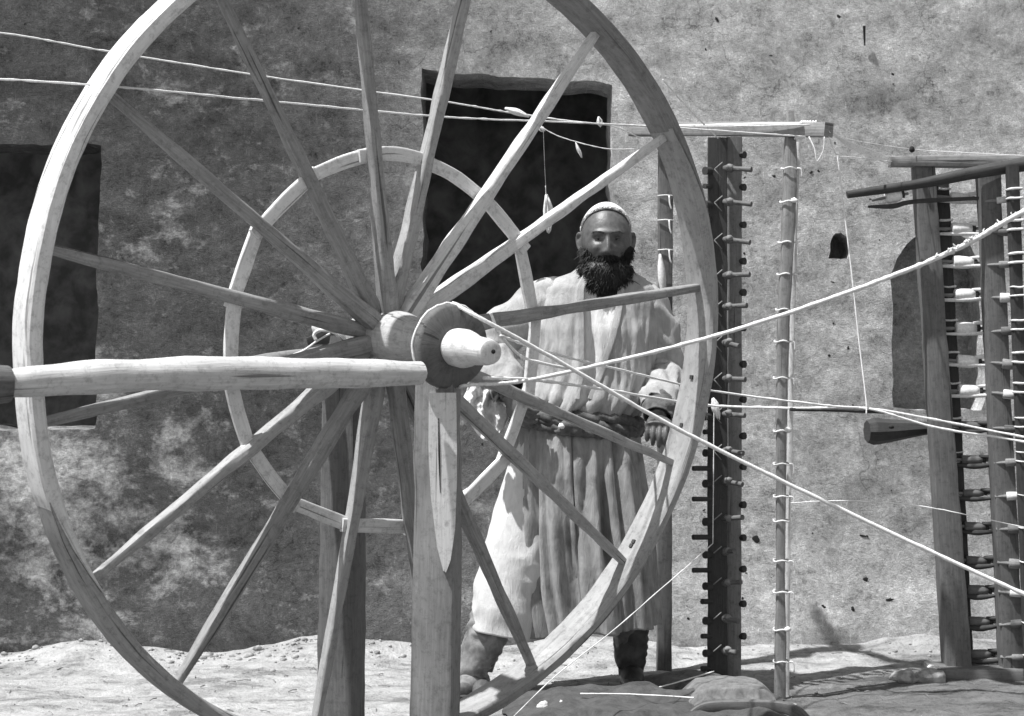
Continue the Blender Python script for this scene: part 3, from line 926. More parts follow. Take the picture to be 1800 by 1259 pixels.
# thread ties on the pole and on the far post
for i, y in enumerate([296, 355, 426, 482, 544, 600, 664, 757, 815, 872, 915, 985, 1040, 1106, 1162]):
    xm = 1389 - 16 * min(1, (y - 240) / 400)
    mb = MB()
    R_ = 0.026
    c = P(xm, y, 5.82)
    pts = [c + Vector((math.cos(a_) * R_, math.sin(a_) * R_, .003 * math.sin(3 * a_))) for a_ in [2 * PI * k / 16 for k in range(17)]]
    tube(mb, pts, 0.0028, circ(6), caps=False, jit=.4, seed=i)
    if i % 3 != 1:
        e = c + Vector((R_, -.01, 0))
        tube(mb, resample([e, e + Vector((.014, 0, -.004)), e + Vector((.017, 0, -rnd.uniform(.02, .05)))], 8), [0.0035, 0.002], circ(5), jit=.4)
    if i in (1, 7, 13):
        blob(mb, c + Vector((.02, -.02, .004)), 0.010, i, (1.4, 1, 1), 1)
    mb.build('thread_tie', M['thread'], reel)
for i, y in enumerate([345, 388, 440]):
    c = P(1169, y, YA)
    mb = MB()
    tube(mb, [c + Vector((-.03, -.03, 0)), c + Vector((0, -.034, .002)), c + Vector((.03, -.03, 0))], 0.0022, circ(5))
    tube(mb, resample([c + Vector((.012, -.036, 0)), c + Vector((.014, -.04, -.03)), c + Vector((.02, -.04, -.05))], 8), 0.003, circ(5), jit=.4)
    mb.build('thread_tie', M['thread'], reel)
mb = MB()
tube(mb, resample([P(1160, 446, YA - .05), P(1163, 480, YA - .05), P(1166, 520, YA - .05)], 10), [0.004, 0.012, 0.016, 0.008], circ(8), jit=.3)
tag(mb.build('yarn_scrap', M['thread']), 'white strip of cloth hanging from the far post beside the shoulder', 'cloth strip')
# windings on the beam end
mb = MB()
for k in range(7):
    x = 1402 + k * 3.2
    Yk = 5.70 + (1457 - x) * .0019
    c = P(x, 228, Yk)
    R_ = 0.031
    tilt = 0.012 + .002 * k
    pts = []
    for m_ in range(13):
        a_ = 2 * PI * m_ / 12
        pts.append(c + Vector((tilt * math.sin(a_) + .002 * math.cos(k), math.cos(a_) * R_, math.sin(a_) * R_ * .98)))
    tube(mb, pts, 0.0028, circ(5), caps=False)
mb.build('thread_winding', M['thread'], reel)
mb = MB()
tube(mb, resample([P(1422, 240, 5.68), P(1432, 262, 5.67), P(1436, 283, 5.67), P(1447, 264, 5.66), P(1449, 240, 5.66)], 20), 0.0024, circ(5), jit=.4)
mb.build('thread_loop', M['thread'], reel)
mb = MB()
tube(mb, resample([P(1190, 220, 6.13), P(1290, 219, 5.94), P(1410, 217, 5.74)], 20), [0.003, 0.006, 0.006], circ(6), jit=.3)
mb.build('thread_winding', M['thread'], reel)
thread([P(1457, 230, 5.70), P(1500, 246, 5.9), P(1603, 262, 6.2), P(1700, 268, 6.25), P(1860, 276, 6.2)], 0.0014, 'thin string from the frame beam over the bobbin rack with a dark knot', 40)
mb = MB(); blob(mb, P(1603, 262, 6.19), 0.011, 3, (1, 1, 1.1), 2); tag(mb.build('string_knot', M['hole']), 'dark knot on the thin string above the bobbin rack', 'knot')
for k in range(6):
    thread([P(1458, 232, 5.70), P(1500, 252 + 2 * k, 5.95), P(1566, 276 + 2.6 * k, 6.22)], 0.0012, 'one of the faint threads fanning from the pegged frame to the bobbin rack', 14).__setitem__('group', 'fanned threads between the frames')

# ------------------------------------------------------------------ bobbin rack at the right
rack = tag(empty('bobbin_rack', (1.6, 6.25, 0)), 'dark rack of leaning posts holding rows of bobbins at the right edge', 'rack')
def slant(name, top, bot, hw, mat, seed, Y, k=1.0, n=40, ra=None):
    t = P(top[0], top[1], Y)
    b_ = P(bot[0], bot[1], Y)
    e = t + (b_ - t) * ((t.z + 0.03) / (t.z - b_.z))
    return pole(name, [t, (t + e) / 2, e], ra or [hw, hw], mat, rack, n=n, sec=rsq(k, .15), up=(0, -1, 0), jit=.07, seed=seed, rough=.06)
slant('post', (1622, 292), (1683, 1190), 0.040, M['frame'], 200, 6.26, 1.0, ra=[0.037, 0.041, 0.047])
slant('upright_board', (1654, 318), (1698, 1190), 0.02, M['dark'], 201, 6.32, 1.0, ra=[0.024, 0.025, 0.025])
slant('post', (1736, 290), (1778, 1190), 0.037, M['frame'], 202, 6.22, 1.0, ra=[0.037, 0.037, 0.04])
slant('upright_board', (1779, 290), (1812, 1190), 0.02, M['dark'], 203, 6.12, 1.0)
slant('post', (1860, 290), (1900, 1190), 0.037, M['frame'], 204, 6.20, 1.0)
pole('top_beam', [P(1564, 284, 6.24), P(1900, 284, 6.24)], [0.018, 0.022, 0.02], M['beam'], rack, n=24, sec=rsq(1.6, .15), up=(0, 0, 1), jit=.08, seed=205, rough=.06)
pole('base_sill', [Vector((1.52, 6.24, -0.012)), Vector((2.15, 6.2, -0.012))], 0.05, M['frame'], rack, n=20, sec=rsq(1.6, .15), up=(0, 0, 1), jit=.08, seed=206)
pole('cross_pole', [P(1489, 342, 6.13), P(1620, 322, 6.14), P(1720, 302, 6.15), P(1900, 272, 6.16)], [0.0135, 0.018, 0.023, 0.027], M['dark'], rack, n=30, sec=circ(10), jit=.12, seed=207)
lg = pole('roller', [P(1524, 758, 6.36), P(1560, 757, 6.37), P(1640, 752, 6.39), P(1800, 746, 6.42)], [0.042, 0.052, 0.05, 0.044, 0.036, 0.025, 0.02, 0.018, 0.016], M['dark'], rack, n=26, sec=circ(8), jit=.05, seed=208)
mb = MB(); blob(mb, P(1567, 750, 6.31), 0.009, 2, (1.2, .5, 1), 1); mb.build('bore', M['hole'], lg)
brow = [347, 402, 460, 518, 577, 634, 687, 748, 808, 867, 925, 985, 1037, 1092, 1150]
ordw = ['topmost', 'second', 'third', 'fourth', 'fifth', 'sixth', 'seventh', 'eighth', 'ninth', 'tenth', 'eleventh', 'twelfth', 'thirteenth', 'fourteenth', 'lowest']
def spool(a, b, r, mat, name='bobbin'):
    """bobbin: rod, cone of wound yarn and a turned head with a hole"""
    root = empty(name, (a + b) / 2)
    d = (b - a)
    pole('spindle', [a - d * .85, b + d * .45], 0.0062, M['grey'], root, n=8, sec=circ(8), jit=.1)
    mb = MB()
    tube(mb, [a, a + d * .04, a + d * .5, a + d * .78, a + d], [r * .85, r, r, r * .95, r * .7], circ(12), jit=.12, seed=rnd.random() * 20)
    mb.build('yarn_winding', mat, root)
    mb = MB()
    tube(mb, [a + d * .98, a + d * 1.18], [r * .45, r * .62], circ(10)); mb.build('bobbin_head', M['dark'], root)
    return root
lean = lambda y: (y - 292) / 900
for i, y in enumerate(brow):
    u = lean(y)
    xa, xb = 1668 + 38 * u, 1703 + 40 * u
    a, b = P(xa, y, 6.27), P(xb, y + rnd.uniform(-1, 3), 6.27)
    lit = i < 7  # lower rows take dark materials that stand for the shade there
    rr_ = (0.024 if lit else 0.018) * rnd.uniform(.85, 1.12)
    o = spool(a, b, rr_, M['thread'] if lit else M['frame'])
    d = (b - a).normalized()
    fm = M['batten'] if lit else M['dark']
    far = P(1733 + 38 * u, y, 6.25)
    for sg, st_ in ((1, b - d * .012), (-1, a - d * .055)):
        up_ = Vector((0, -.004, sg * rr_ * .8))
        tp = resample([st_ + up_, (st_ + far) / 2 + up_ * (1.0 if lit else (1.7 if sg < 0 else .8)), Vector((far.x, far.y, far.z)) + up_ * rnd.uniform(.7, 1.2)], 12)
        mb = MB(); tube(mb, tp, [.0052, .0078 if lit else .010, .0055], circ(7), jit=.3, seed=i + sg)
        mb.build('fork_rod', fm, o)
    tone = 'white-wound' if lit else 'shade-toned'
    tag(o, f'{tone} bobbin between the two left posts of the rack, {ordw[i]} in its column', 'bobbin', 'bobbins in the left column of the rack')
    xa, xb = 1750 + 30 * u, 1774 + 30 * u
    o = spool(P(xa, y + 5, 6.18), P(xb, y + 5 + rnd.uniform(-3, 3), 6.17), 0.016 * rnd.uniform(.7, 1.15), M['batten'] if i % 3 == 0 else M['frame'] if i % 3 == 1 else M['grey'], 'bobbin')
    tag(o, f'slim bare bobbin right of the second rack post, {ordw[i]} in its column', 'bobbin', 'bobbins in the right column of the rack')
    # thread wraps round the thin boards
    for xc, Yc in ((1655 + 44 * u, 6.32), (1781 + 33 * u, 6.12)):
        for dy in ((-14, 2) if i < 9 else (2,)):
            c = P(xc, y + dy, Yc)
            mb = MB()
            w_ = 0.023
            tube(mb, resample([c + Vector((-w_, .02, .0)), c + Vector((-w_, -w_, 0)), c + Vector((0, -w_ - .002, rnd.uniform(-.003, .003))), c + Vector((w_, -w_, 0.002)), c + Vector((w_, .02, 0))], 12), 0.0042 if i < 8 else .0026, circ(5), jit=.5, seed=i)
            mb.build('thread_wrap', M['thread'], rack)
# big bobbin sticking out beyond the left post, on a pair of rods
root = spool(P(1556, 347, 6.16), P(1584, 342, 6.16), 0.023, M['thread'])
tag(root, 'white bobbin on dark rods sticking out left of the rack under the slanting pole', 'bobbin')
pole('cross_rod', [P(1526, 363, 6.15), P(1570, 362, 6.15), P(1608, 354, 6.16), P(1720, 348, 6.18)], [0.005, 0.010, 0.009, 0.007], M['dark'], rack, n=16, sec=circ(8), jit=.2, seed=212)
pole('cross_rod', [P(1528, 350, 6.17), P(1552, 347, 6.17)], [0.003, 0.005], M['dark'], rack, n=5, sec=circ(8))

# ------------------------------------------------------------------ things on the ground
def sheet(name, nx_, ny_, fn, mat, th=0.006, parent=None):
    V = []; Fc = []
    for s in (0, 1):
        for j in range(ny_ + 1):
            for i in range(nx_ + 1):
                q = fn(i / nx_, j / ny_)
                V.append(q - Vector((0, 0, th * s)))
    N = (nx_ + 1) * (ny_ + 1)
    I = lambda i, j, s: s * N + j * (nx_ + 1) + i
    for j in range(ny_):
        for i in range(nx_):
            Fc.append((I(i, j, 0), I(i + 1, j, 0), I(i + 1, j + 1, 0), I(i, j + 1, 0)))
            Fc.append((I(i, j + 1, 1), I(i + 1, j + 1, 1), I(i + 1, j, 1), I(i, j, 1)))
    for i in range(nx_):
        Fc.append((I(i, 0, 1), I(i + 1, 0, 1), I(i + 1, 0, 0), I(i, 0, 0)))
        Fc.append((I(i, ny_, 0), I(i + 1, ny_, 0), I(i + 1, ny_, 1), I(i, ny_, 1)))
    for j in range(ny_):
        Fc.append((I(0, j, 0), I(0, j + 1, 0), I(0, j + 1, 1), I(0, j, 1)))
        Fc.append((I(nx_, j, 1), I(nx_, j + 1, 1), I(nx_, j + 1, 0), I(nx_, j, 0)))
    return mesh_obj(name, V, Fc, mat, parent)
def sack(u, v):
    x = -0.02 + 0.92 * u + 0.03 * noise.noise(Vector((v * 3, 1, 0)))
    y = 5.32 + 0.52 * v + 0.05 * noise.noise(Vector((u * 4, 3, 0)))
    e = min(u, 1 - u, v, 1 - v)
    z = ground_z(x, y) + 0.012 + min(1, e * 7) * (0.028 + 0.05 * abs(noise.noise(Vector((u * 3.3, v * 2.2, 5)))) + 0.02 * noise.noise(Vector((u * 12, v * 5, 5))))
    return Vector((x, y, z))
tag(sheet('sacking', 70, 36, sack, M['heap']), 'dark crumpled sacking spread on the ground at the feet of the man', 'sacking')
def mat_fn(u, v):
    x = 0.575 + .30 * u + .012 * noise.noise(Vector((v * 4, 2, 0)))
    y = 5.53 + .34 * v + .02 * noise.noise(Vector((u * 4, 6, 0)))
    e = min(1, 6 * u, 6 * (1 - u)) ** .5 * min(1, 9 * v, 5 * (1 - v)) ** .5
    z = .012 + e * (.055 + .012 * math.sin(u * 3) + (.007 * math.sin(v * 58 + u * 2) if v < .45 else .004 * noise.noise(Vector((u * 9, v * 9, 0)))))
    return Vector((x, y, z))
tag(sheet('folded_mat', 50, 60, mat_fn, M['matting']), 'grey folded mat with a ridged edge lying at the foot of the pegged post', 'mat')
def mound(u, v):
    x = 0.40 + 0.42 * u; y = 5.84 + 0.26 * v
    e = max(0, math.sin(PI * u)) * max(0, math.sin(PI * v))
    return Vector((x, y, ground_z(x, y) - .004 + 0.06 * e ** .6 + .01 * noise.noise(Vector((u * 6, v * 5, 0))) * e))
tag(sheet('folded_cloth', 30, 20, mound, M['sash']), 'grey folded cloth on the ground beside the boot under the pegged post', 'cloth')
# dark bent hoop with a pale inside, half out of the picture
hp = [P(1205, 1262, 5.45), P(1240, 1243, 5.46), P(1310, 1240, 5.46), P(1375, 1243, 5.45), P(1405, 1256, 5.43), P(1428, 1285, 5.42)]
o = pole('bent_hoop', hp, [0.008, 0.016, 0.018, 0.018, 0.02, 0.018], M['frame'], n=30, sec=rsq(.8, .4), jit=.1, seed=310)
tag(o, 'dark bent wooden hoop lying at the bottom edge below the pegged post', 'hoop')
# lumps near the rack
for k, (px, py, r, lb) in enumerate(((1592, 1200, .038, 'left dark clod of the lump pair lying before the bobbin rack'), (1634, 1199, .042, 'right dark clod of the lump pair lying before the bobbin rack'))):
    mb = MB()
    q = P(px, py, 6.1); q.z = .018
    blob(mb, q, r, k + 4, (1.3, 1, .75), 3)
    tag(mb.build('earth_lump', M['clod']), lb, 'lump')
mb = MB()
tube(mb, resample([P(1640, 1172, 6.15), P(1648, 1190, 6.12), P(1655, 1208, 6.08)], 10), [.008, .012, .006], circ(8), jit=.4)
blob(mb, P(1640, 1172, 6.16), .014, 3, (1.6, 1, .6), 2)
tag(mb.build('yarn_scrap', M['thread']), 'scrap of white yarn at the foot of the bobbin rack', 'yarn')
for k, (px, py, lb) in enumerate(((812, 1246, 'white rag end on the ground right of the wheel post'), (955, 1248, 'white crumpled rag on the ground at the bottom below the rim'), (985, 1252, 'small white rag right of the crumpled rag at the bottom'))):
    mb = MB()
    q = P(px, py, 5.5); q.z = 0.025
    blob(mb, q, .03 if k != 1 else .028, k + 14, (.7, .6, 1), 3)
    tag(mb.build('rag', M['wool']), lb, 'rag')
# ------------------------------------------------------------------ the man
person = tag(empty('person', (0.25, 5.94, 0)), 'bearded man in a white skullcap and loose belted robe standing behind the wheel', 'person')
HC = Vector((0.327, 5.92, 1.566))
def head_pt(th, ph):
    """th: azimuth with -y front, ph: -pi/2..pi/2"""
    sx, sy, sz = math.sin(th) * math.cos(ph), -math.cos(th) * math.cos(ph), math.sin(ph)
    z = sz * (0.124 if sz > 0 else 0.122)
    k = max(0.0, -z / 0.122)
    a_ = 0.088 - 0.018 * k ** 2.4
    yf = 0.092 - 0.004 * k
    yb_ = 0.105 - 0.035 * k
    x = a_ * sx * (1 + 0.10 * (1 - abs(sz)) * abs(sx) * 0)
    y = sy * (yf if sy < 0 else yb_)
    if sy < 0:
        G = lambda cx, cz, s1, s2: math.exp(-((x - cx) / s1) ** 2 - ((z - cz) / s2) ** 2)
        f = 0
        if z < 0.02:
            tz = min(1, max(0, (0.02 - z) / 0.066))
            ts = tz * tz * (3 - 2 * tz)
            prof_ = 0.006 * min(1, tz * 4) + 0.024 * ts if z > -0.046 else 0.030 * math.exp(-((z + 0.046) / 0.008) ** 2)
            f += prof_ * math.exp(-(x / (0.009 + 0.007 * tz)) ** 2)
        f += 0.010 * (G(0.014, -0.043, .007, .008) + G(-0.014, -0.043, .007, .008))
        f += 0.009 * (G(0.03, 0.023, .022, .009) + G(-0.03, 0.023, .022, .009)) + .004 * G(0, .024, .02, .01)
        f -= 0.016 * (G(0.031, 0.003, .017, .012) + G(-0.031, 0.003, .017, .012))
        f += 0.009 * (G(0.046, -0.030, .020, .016) + G(-0.046, -0.030, .020, .016))
        f += 0.006 * G(0, -0.068, .02, .006) + 0.006 * G(0, -0.079, .017, .006) - 0.004 * G(0, -0.0735, .02, .003)
        f += 0.008 * G(0, -0.108, .022, .014)
        y -= f * min(1, -sy * 1.6)
    return Vector((x, y, z))
def head_mesh(mb):
    n1, n2 = 96, 80
    V = []
    for j in range(1, n2):
        ph = -PI / 2 + PI * j / n2
        for i in range(n1):
            V.append(head_pt(2 * PI * i / n1, ph) + HC)
    b0_ = len(V)
    V.append(head_pt(0, -PI / 2) + HC); V.append(head_pt(0, PI / 2) + HC)
    Fc = []
    for j in range(n2 - 2):
        for i in range(n1):
            i2 = (i + 1) % n1
            Fc.append((j * n1 + i, j * n1 + i2, (j + 1) * n1 + i2, (j + 1) * n1 + i))
    for i in range(n1):
        i2 = (i + 1) % n1
        Fc.append((i2, i, b0_)); Fc.append(((n2 - 2) * n1 + i, (n2 - 2) * n1 + i2, b0_ + 1))
    mb.add(V, Fc, [(0, 0)] * sum(len(f) for f in Fc))
mb = MB()
head_mesh(mb)
for s in (-1, 1):                                   # ears
    c = HC + Vector((s * 0.086, 0.014, -0.006))
    tube(mb, resample([c + Vector((0, -.006, .030)), c + Vector((s * .010, .006, .032)), c + Vector((s * .014, .014, .012)), c + Vector((s * .010, .006, -.012)), c + Vector((0, -.006, -.030))], 14), [0.005, 0.007, 0.006, 0.0075], circ(8))
    tube(mb, [c + Vector((-s * .008, 0, -.026)), c + Vector((s * .006, .006, 0)), c + Vector((-s * .008, 0, .024))], [.010, .008, .010], circ(8))
tube(mb, resample([HC + Vector((0, .02, -.04)), HC + Vector((-.01, .035, -.12)), Vector((0.31, 5.97, 1.36))], 10), [0.056, 0.058, 0.075], circ(20))
# trunk and legs inside the clothes
tube(mb, resample([Vector((0.30, 5.97, 1.42)), Vector((0.29, 5.96, 1.30)), Vector((0.27, 5.96, 1.10)), Vector((0.235, 5.96, 0.95)), Vector((0.225, 5.96, 0.84))], 16), [0.09, 0.145, 0.14, 0.13, 0.15, 0.13], circ(24, .68), up=(1, 0, 0))
SHL, ELL, WRL = Vector((0.115, 5.96, 1.385)), Vector((-0.075, 5.90, 1.19)), Vector((-0.012, 5.76, 1.03))
SHR, ELR, WRR = Vector((0.465, 5.96, 1.365)), Vector((0.535, 5.97, 1.12)), Vector((0.490, 5.74, 0.962))
LL = [Vector((0.15, 5.96, 0.86)), Vector((0.0, 5.90, 0.48)), Vector((-0.105, 5.86, 0.09))]
LR = [Vector((0.32, 5.97, 0.86)), Vector((0.385, 5.95, 0.48)), Vector((0.41, 6.02, 0.09))]
for (s_, e_, w_) in ((SHL, ELL, WRL), (SHR, ELR, WRR)):
    tube(mb, resample([Vector((0.29, 5.97, 1.36)), s_, (s_ + e_) / 2, e_, (e_ + w_) / 2, w_], 26), [0.06, 0.058, 0.048, 0.044, 0.040, 0.036, 0.028], circ(16))
for h, k_, a_ in (LL, LR):
    tube(mb, resample([h + Vector((0, 0, .06)), h, (h + k_) / 2, k_, (k_ + a_) / 2, a_], 26), [0.10, 0.095, 0.08, 0.06, 0.055, 0.05, 0.04], circ(16))
    tube(mb, resample([a_ + Vector((0, .04, -.04)), a_ + Vector((0, -.04, -.055)), a_ + Vector((0, -.15, -.065))], 8), [0.03, 0.035, 0.022], circ(12))
# hands: palm and five curled fingers
def hand(mb, wr, dirv, palm_n, side, curl):
    d = dirv.normalized()
    nrm = (palm_n - d * palm_n.dot(d)).normalized()      # towards the palm side
    sd_ = d.cross(nrm) * side                             # towards the thumb
    kn = wr + d * 0.085
    tube(mb, resample([wr - d * .02, wr + d * .03, kn], 10), [0.026, 0.034, 0.039], circ(14, .38), up=sd_)
    for i, (off, ln) in enumerate(((0.031, .075), (0.0105, .083), (-0.0105, .077), (-0.030, .062))):
        p0_ = kn + sd_ * off - d * .012
        pts_ = [p0_]
        ang = 0.25 + .05 * i
        seg = [ln * .48, ln * .30, ln * .24]
        q_ = p0_
        for s2 in range(3):
            ang += curl * (0.75 if s2 == 0 else 1.0)
            q_ = q_ + (d * math.cos(ang) + nrm * math.sin(ang)) * seg[s2]
            pts_.append(q_)
        tube(mb, resample(pts_, 12), [0.0088, 0.0086, 0.0082, 0.0068], circ(10))
    p0_ = wr + d * .025 + sd_ * .022
    tube(mb, resample([p0_, p0_ + sd_ * .022 + d * .025 + nrm * .008, p0_ + sd_ * .022 + d * .052 + nrm * .026, p0_ + sd_ * .008 + d * .068 + nrm * .042], 12), [0.0125, 0.0115, 0.010, 0.0075], circ(10))
hand(mb, WRL, Vector((0.55, -.35, -.75)), Vector((.6, .6, 0)), -1, .55)
hand(mb, WRR, Vector((-0.12, -.92, -.30)), Vector((0, .3, -.9)), 1, .62)
src = mb.build('body_source', M['skin'])
md = src.modifiers.new('r', 'REMESH'); md.mode = 'VOXEL'; md.voxel_size = 0.0034
md2 = src.modifiers.new('s', 'SMOOTH'); md2.factor = 0.4; md2.iterations = 2
dg = bpy.context.evaluated_depsgraph_get()
me = bpy.data.meshes.new_from_object(src.evaluated_get(dg))
bpy.data.objects.remove(src)
me.name = 'body'
me.transform(Matrix.Translation(-ORIG['person']))
me.polygons.foreach_set('use_smooth', [True] * len(me.polygons))
me.materials.clear(); me.materials.append(M['skin'])
link(bpy.data.objects.new('body', me), person)

# eyes, brows
for s in (-1, 1):
    c = HC + Vector((s * 0.031, -0.0625, 0.002))
    mb = MB(); blob(mb, c, .0118, 0, (1, 1, .74), 3)
    for i_, v in enumerate(mb.v):
        q = (v - c).normalized(); mb.v[i_] = c + Vector((q.x * .0125, q.y * .0110, q.z * .0036))
    e = mb.build('eye', M['white'], person)
    mb = MB()
    tube(mb, [c + Vector((0, -.0095, -.0003)), c + Vector((0, -.0124, -.0003))], [.0042, .0034], circ(12)); mb.build('iris', M['iris'], e)
    mb = MB()
    tube(mb, resample([c + Vector((-s * .015, -.006, -.001)), c + Vector((-s * .006, -.0115, .0045)), c + Vector((s * .006, -.0108, .0045)), c + Vector((s * .016, -.002, .000))], 12), [.002, .0036, .0024], circ(6)); mb.build('eyelid', M['skin'], e)
    mb = MB()
    tube(mb, resample([c + Vector((-s * .014, -.006, -.002)), c + Vector((0, -.0100, -.0052)), c + Vector((s * .015, -.001, -.001))], 12), [.0015, .0026, .0015], circ(6)); mb.build('eyelid', M['skin'], e)
    mb = MB()
    for k in range(42):
        u = rnd.random()
        xx = s * (0.012 + 0.038 * u)
        th = math.asin(max(-1, min(1, xx / .086)))
        zz = .020 + .006 * math.sin(u * 2.6) + rnd.uniform(-.0028, .0028)
        q = head_pt(th, math.asin(zz / .124))
        q = HC + q
        tube(mb, [q + Vector((0, .001, 0)), q + Vector((s * .006, -.0025, .002 * (1 - 2 * u)))], [.0009, .0004], circ(3), caps=False)
    mb.build('eyebrow', M['hair'], person)

# beard: dense core and separate strands
mb = MB()
n1, n2 = 40, 34
V = []; Fc = []
for j in range(n2 + 1):
    ph = -PI / 2 + PI * j / n2
    for i in range(n1):
        th = 2 * PI * i / n1
        x, y, z = math.cos(th) * math.cos(ph), math.sin(th) * math.cos(ph), math.sin(ph)
        wv = 1 + .05 * noise.noise(Vector((x * 3, y * 3, z * 2))) + .05 * noise.noise(Vector((x * 9, y * 9, z * 3)))
        rx = .088 - .024 * max(0, -z) ** 1.5
        q = Vector((x * rx * wv - .004, y * .058 * wv - .036, z * (.046 if z > 0 else .100) * wv - .108))
        V.append(q + HC)
    if j:
        for i in range(n1):
            i2 = (i + 1) % n1
            Fc.append(((j - 1) * n1 + i, (j - 1) * n1 + i2, j * n1 + i2, j * n1 + i))
mb.add(V, Fc, [(0, 0)] * 4 * len(Fc))
beard = mb.build('beard', M['hair'], person)
mb = MB()
def strand(root, d, ln, r=.0019):
    mid = root + d * ln * .5
    side = Vector((rnd.gauss(0, 1), rnd.gauss(0, .5), 0)) * .004
    tube(mb, [root, mid + side, root + d * ln + Vector((side.x * 2, side.y, -.006))], [r, r * .9, r * .25], circ(3), caps=False)
core = list(V)
for k in range(5200):
    q = rnd.choice(core)
    if q.y > HC.y + .005: continue
    if (q - HC).z > -.078 and abs(q.x - HC.x) < .03: continue
    out = (q - (HC + Vector((0, -.03, -.09)))).normalized()
    d = (out * .22 + Vector((0, 0, -1))).normalized()
    strand(q + Vector((rnd.gauss(0, .003), rnd.gauss(0, .002), rnd.gauss(0, .004))), d, rnd.uniform(.006, .014), .0014)
for k in range(4800):                               # cheeks, jaw, moustache
    th = rnd.uniform(-1.75, 1.75)
    z = rnd.uniform(-.118, -.02)
    q = head_pt(th, math.asin(max(-1, z / .122)))
    ax_ = abs(q.x)
    edge = -.066 + .052 * max(0, (ax_ - .046) / .036)
    mous = abs(q.z + .060) < .006 and ax_ < .036
    if q.z > edge + .006 * rnd.gauss(0, 1) and not mous: continue
    if abs(q.z + .073) < .009 and ax_ < .017: continue
    strand(HC + q, Vector((q.x * 3, -.28, -1)).normalized(), rnd.uniform(.008, .016) * (1.7 if q.z < -.08 else 1), .0014)
mb.build('beard_hair', M['hair'], beard)

# skullcap
V, Fc = [], []
n1, n2 = 72, 36
idx = {}
for j in range(n2 + 1):
    ph = -.35 + (PI / 2 + .35) * j / n2
    for i in range(n1):
        q = head_pt(2 * PI * i / n1, ph)
        n_ = q.normalized()
        lim = 0.106 - 0.90 * (q.y + .05)
        if q.z > lim or True:
            # slide points below the hem up to it
            qq = q * 1.035 + n_ * .002
            if q.z < lim:
                f = 0
                a1_, a2_ = ph, PI / 2
                for _ in range(18):
                    m_ = (a1_ + a2_) / 2
                    t_ = head_pt(2 * PI * i / n1, m_)
                    if t_.z < 0.106 - 0.90 * (t_.y + .05): a1_ = m_
                    else: a2_ = m_
                q = head_pt(2 * PI * i / n1, a2_)
                qq = q * 1.035 + q.normalized() * .002
            V.append(HC + qq)
for j in range(n2):
    for i in range(n1):
        i2 = (i + 1) % n1
        Fc.append((j * n1 + i, j * n1 + i2, (j + 1) * n1 + i2, (j + 1) * n1 + i))
capo = mesh_obj('skullcap', V, Fc, M['cap'], person)
md = capo.modifiers.new('s', 'SOLIDIFY'); md.thickness = .005; md.offset = 1

# --- robe
def ring_lerp(tab, z):
    """tab: (z, cx, cy, a, b) from top to bottom"""
    if z >= tab[0][0]: return tab[0][1:]
    for p_, q_ in zip(tab, tab[1:]):
        if z >= q_[0]:
            u = (p_[0] - z) / (p_[0] - q_[0])
            u = u * u * (3 - 2 * u) * .5 + u * .5
            return tuple(a1 + (b1 - a1) * u for a1, b1 in zip(p_[1:], q_[1:]))
    return tab[-1][1:]
RT = [(1.485, .325, 5.965, .070, .075), (1.46, .32, 5.965, .105, .085), (1.43, .305, 5.965, .165, .10), (1.40, .30, 5.965, .198, .115), (1.34, .298, 5.96, .215, .128),
      (1.25, .293, 5.955, .218, .14), (1.12, .28, 5.95, .212, .145), (1.02, .258, 5.95, .208, .15), (.965, .228, 5.95, .203, .14), (.93, .220, 5.95, .203, .135),
      (.88, .222, 5.95, .212, .15), (.75, .226, 5.945, .218, .170), (.6, .236, 5.945, .220, .182), (.4, .250, 5.945, .222, .19), (.235, .270, 5.945, .212, .195)]
NT, NZ = 220, 170
def robe_pt(th, z, inner=0.0):
    """th = 0 faces the camera, positive towards the image right"""
    cx, cy, a_, b_ = ring_lerp(RT, z)
    s, c = math.sin(th), math.cos(th)
    e = 0.86
    x = a_ * math.copysign(abs(s) ** e, s)
    y = -b_ * math.copysign(abs(c) ** e, c)
    nrm = Vector((s, -c, 0))
    if z < .95:
        k = min(1, (.95 - z) / .35)
        kk = min(1, (.95 - z) / .06)
        ph_ = 1.6 * noise.noise(Vector((s * 1.5, c * 1.5, z * 1.4)))
        fold = .040 * (abs(math.sin(th * 5.5 + ph_)) ** .65 - .6) + .016 * (abs(math.sin(th * 11.5 + 2 * z + ph_ * 2)) ** .6 - .6)
        fold += .006 * math.sin(th * 41 + 3 * noise.noise(Vector((th * 4, z * 2, 2)))) * math.exp(-((z - .9) / .2) ** 2)
        fold *= (.35 * kk + .75 * k)
        r = noise.noise(Vector((s * 6, c * 6, z * .7)))
        fold += (1 - abs(r) * 2.4) * .016 * k
        fold += .005 * noise.noise(Vector((s * 24, c * 24, z * 3)))
        for tc, tw_ in ((-.62, .08), (.62, .10), (-.25, .06)):
            if abs(th - tc) < tw_: fold -= .026 * kk * (1 - ((th - tc) / tw_) ** 2)
        if abs(th - .33) < .13:                       # deep dark pleat in front
            fold -= .085 * k * (1 - ((th - .33) / .13) ** 2) * min(1, max(0, (z - .35) / .15))
    else:
        k = min(1, (1.45 - z) / .25) if z < 1.45 else 0
        blouse = math.exp(-((z - 1.0) / .06) ** 2)
        fold = (.005 + .012 * blouse) * (abs(math.sin(th * 9.5 + 2.2 * noise.noise(Vector((s * 2, c * 2, z * 3))))) ** .5 - .7) * k
        r = noise.noise(Vector((s * 6 + z * 3, c * 6, z * 5)))
        fold += (1 - abs(r) * 3) * .005 * k + .014 * blouse
        fold += .005 * noise.noise(Vector((s * 9, z * 14, c * 9 + z * 6))) * k
    fold += .0008 * noise.noise(Vector((s * 40, c * 40, z * 40)))
    return Vector((cx + x, cy + y, z)) + nrm * (fold - inner)
V, Fc = [], []
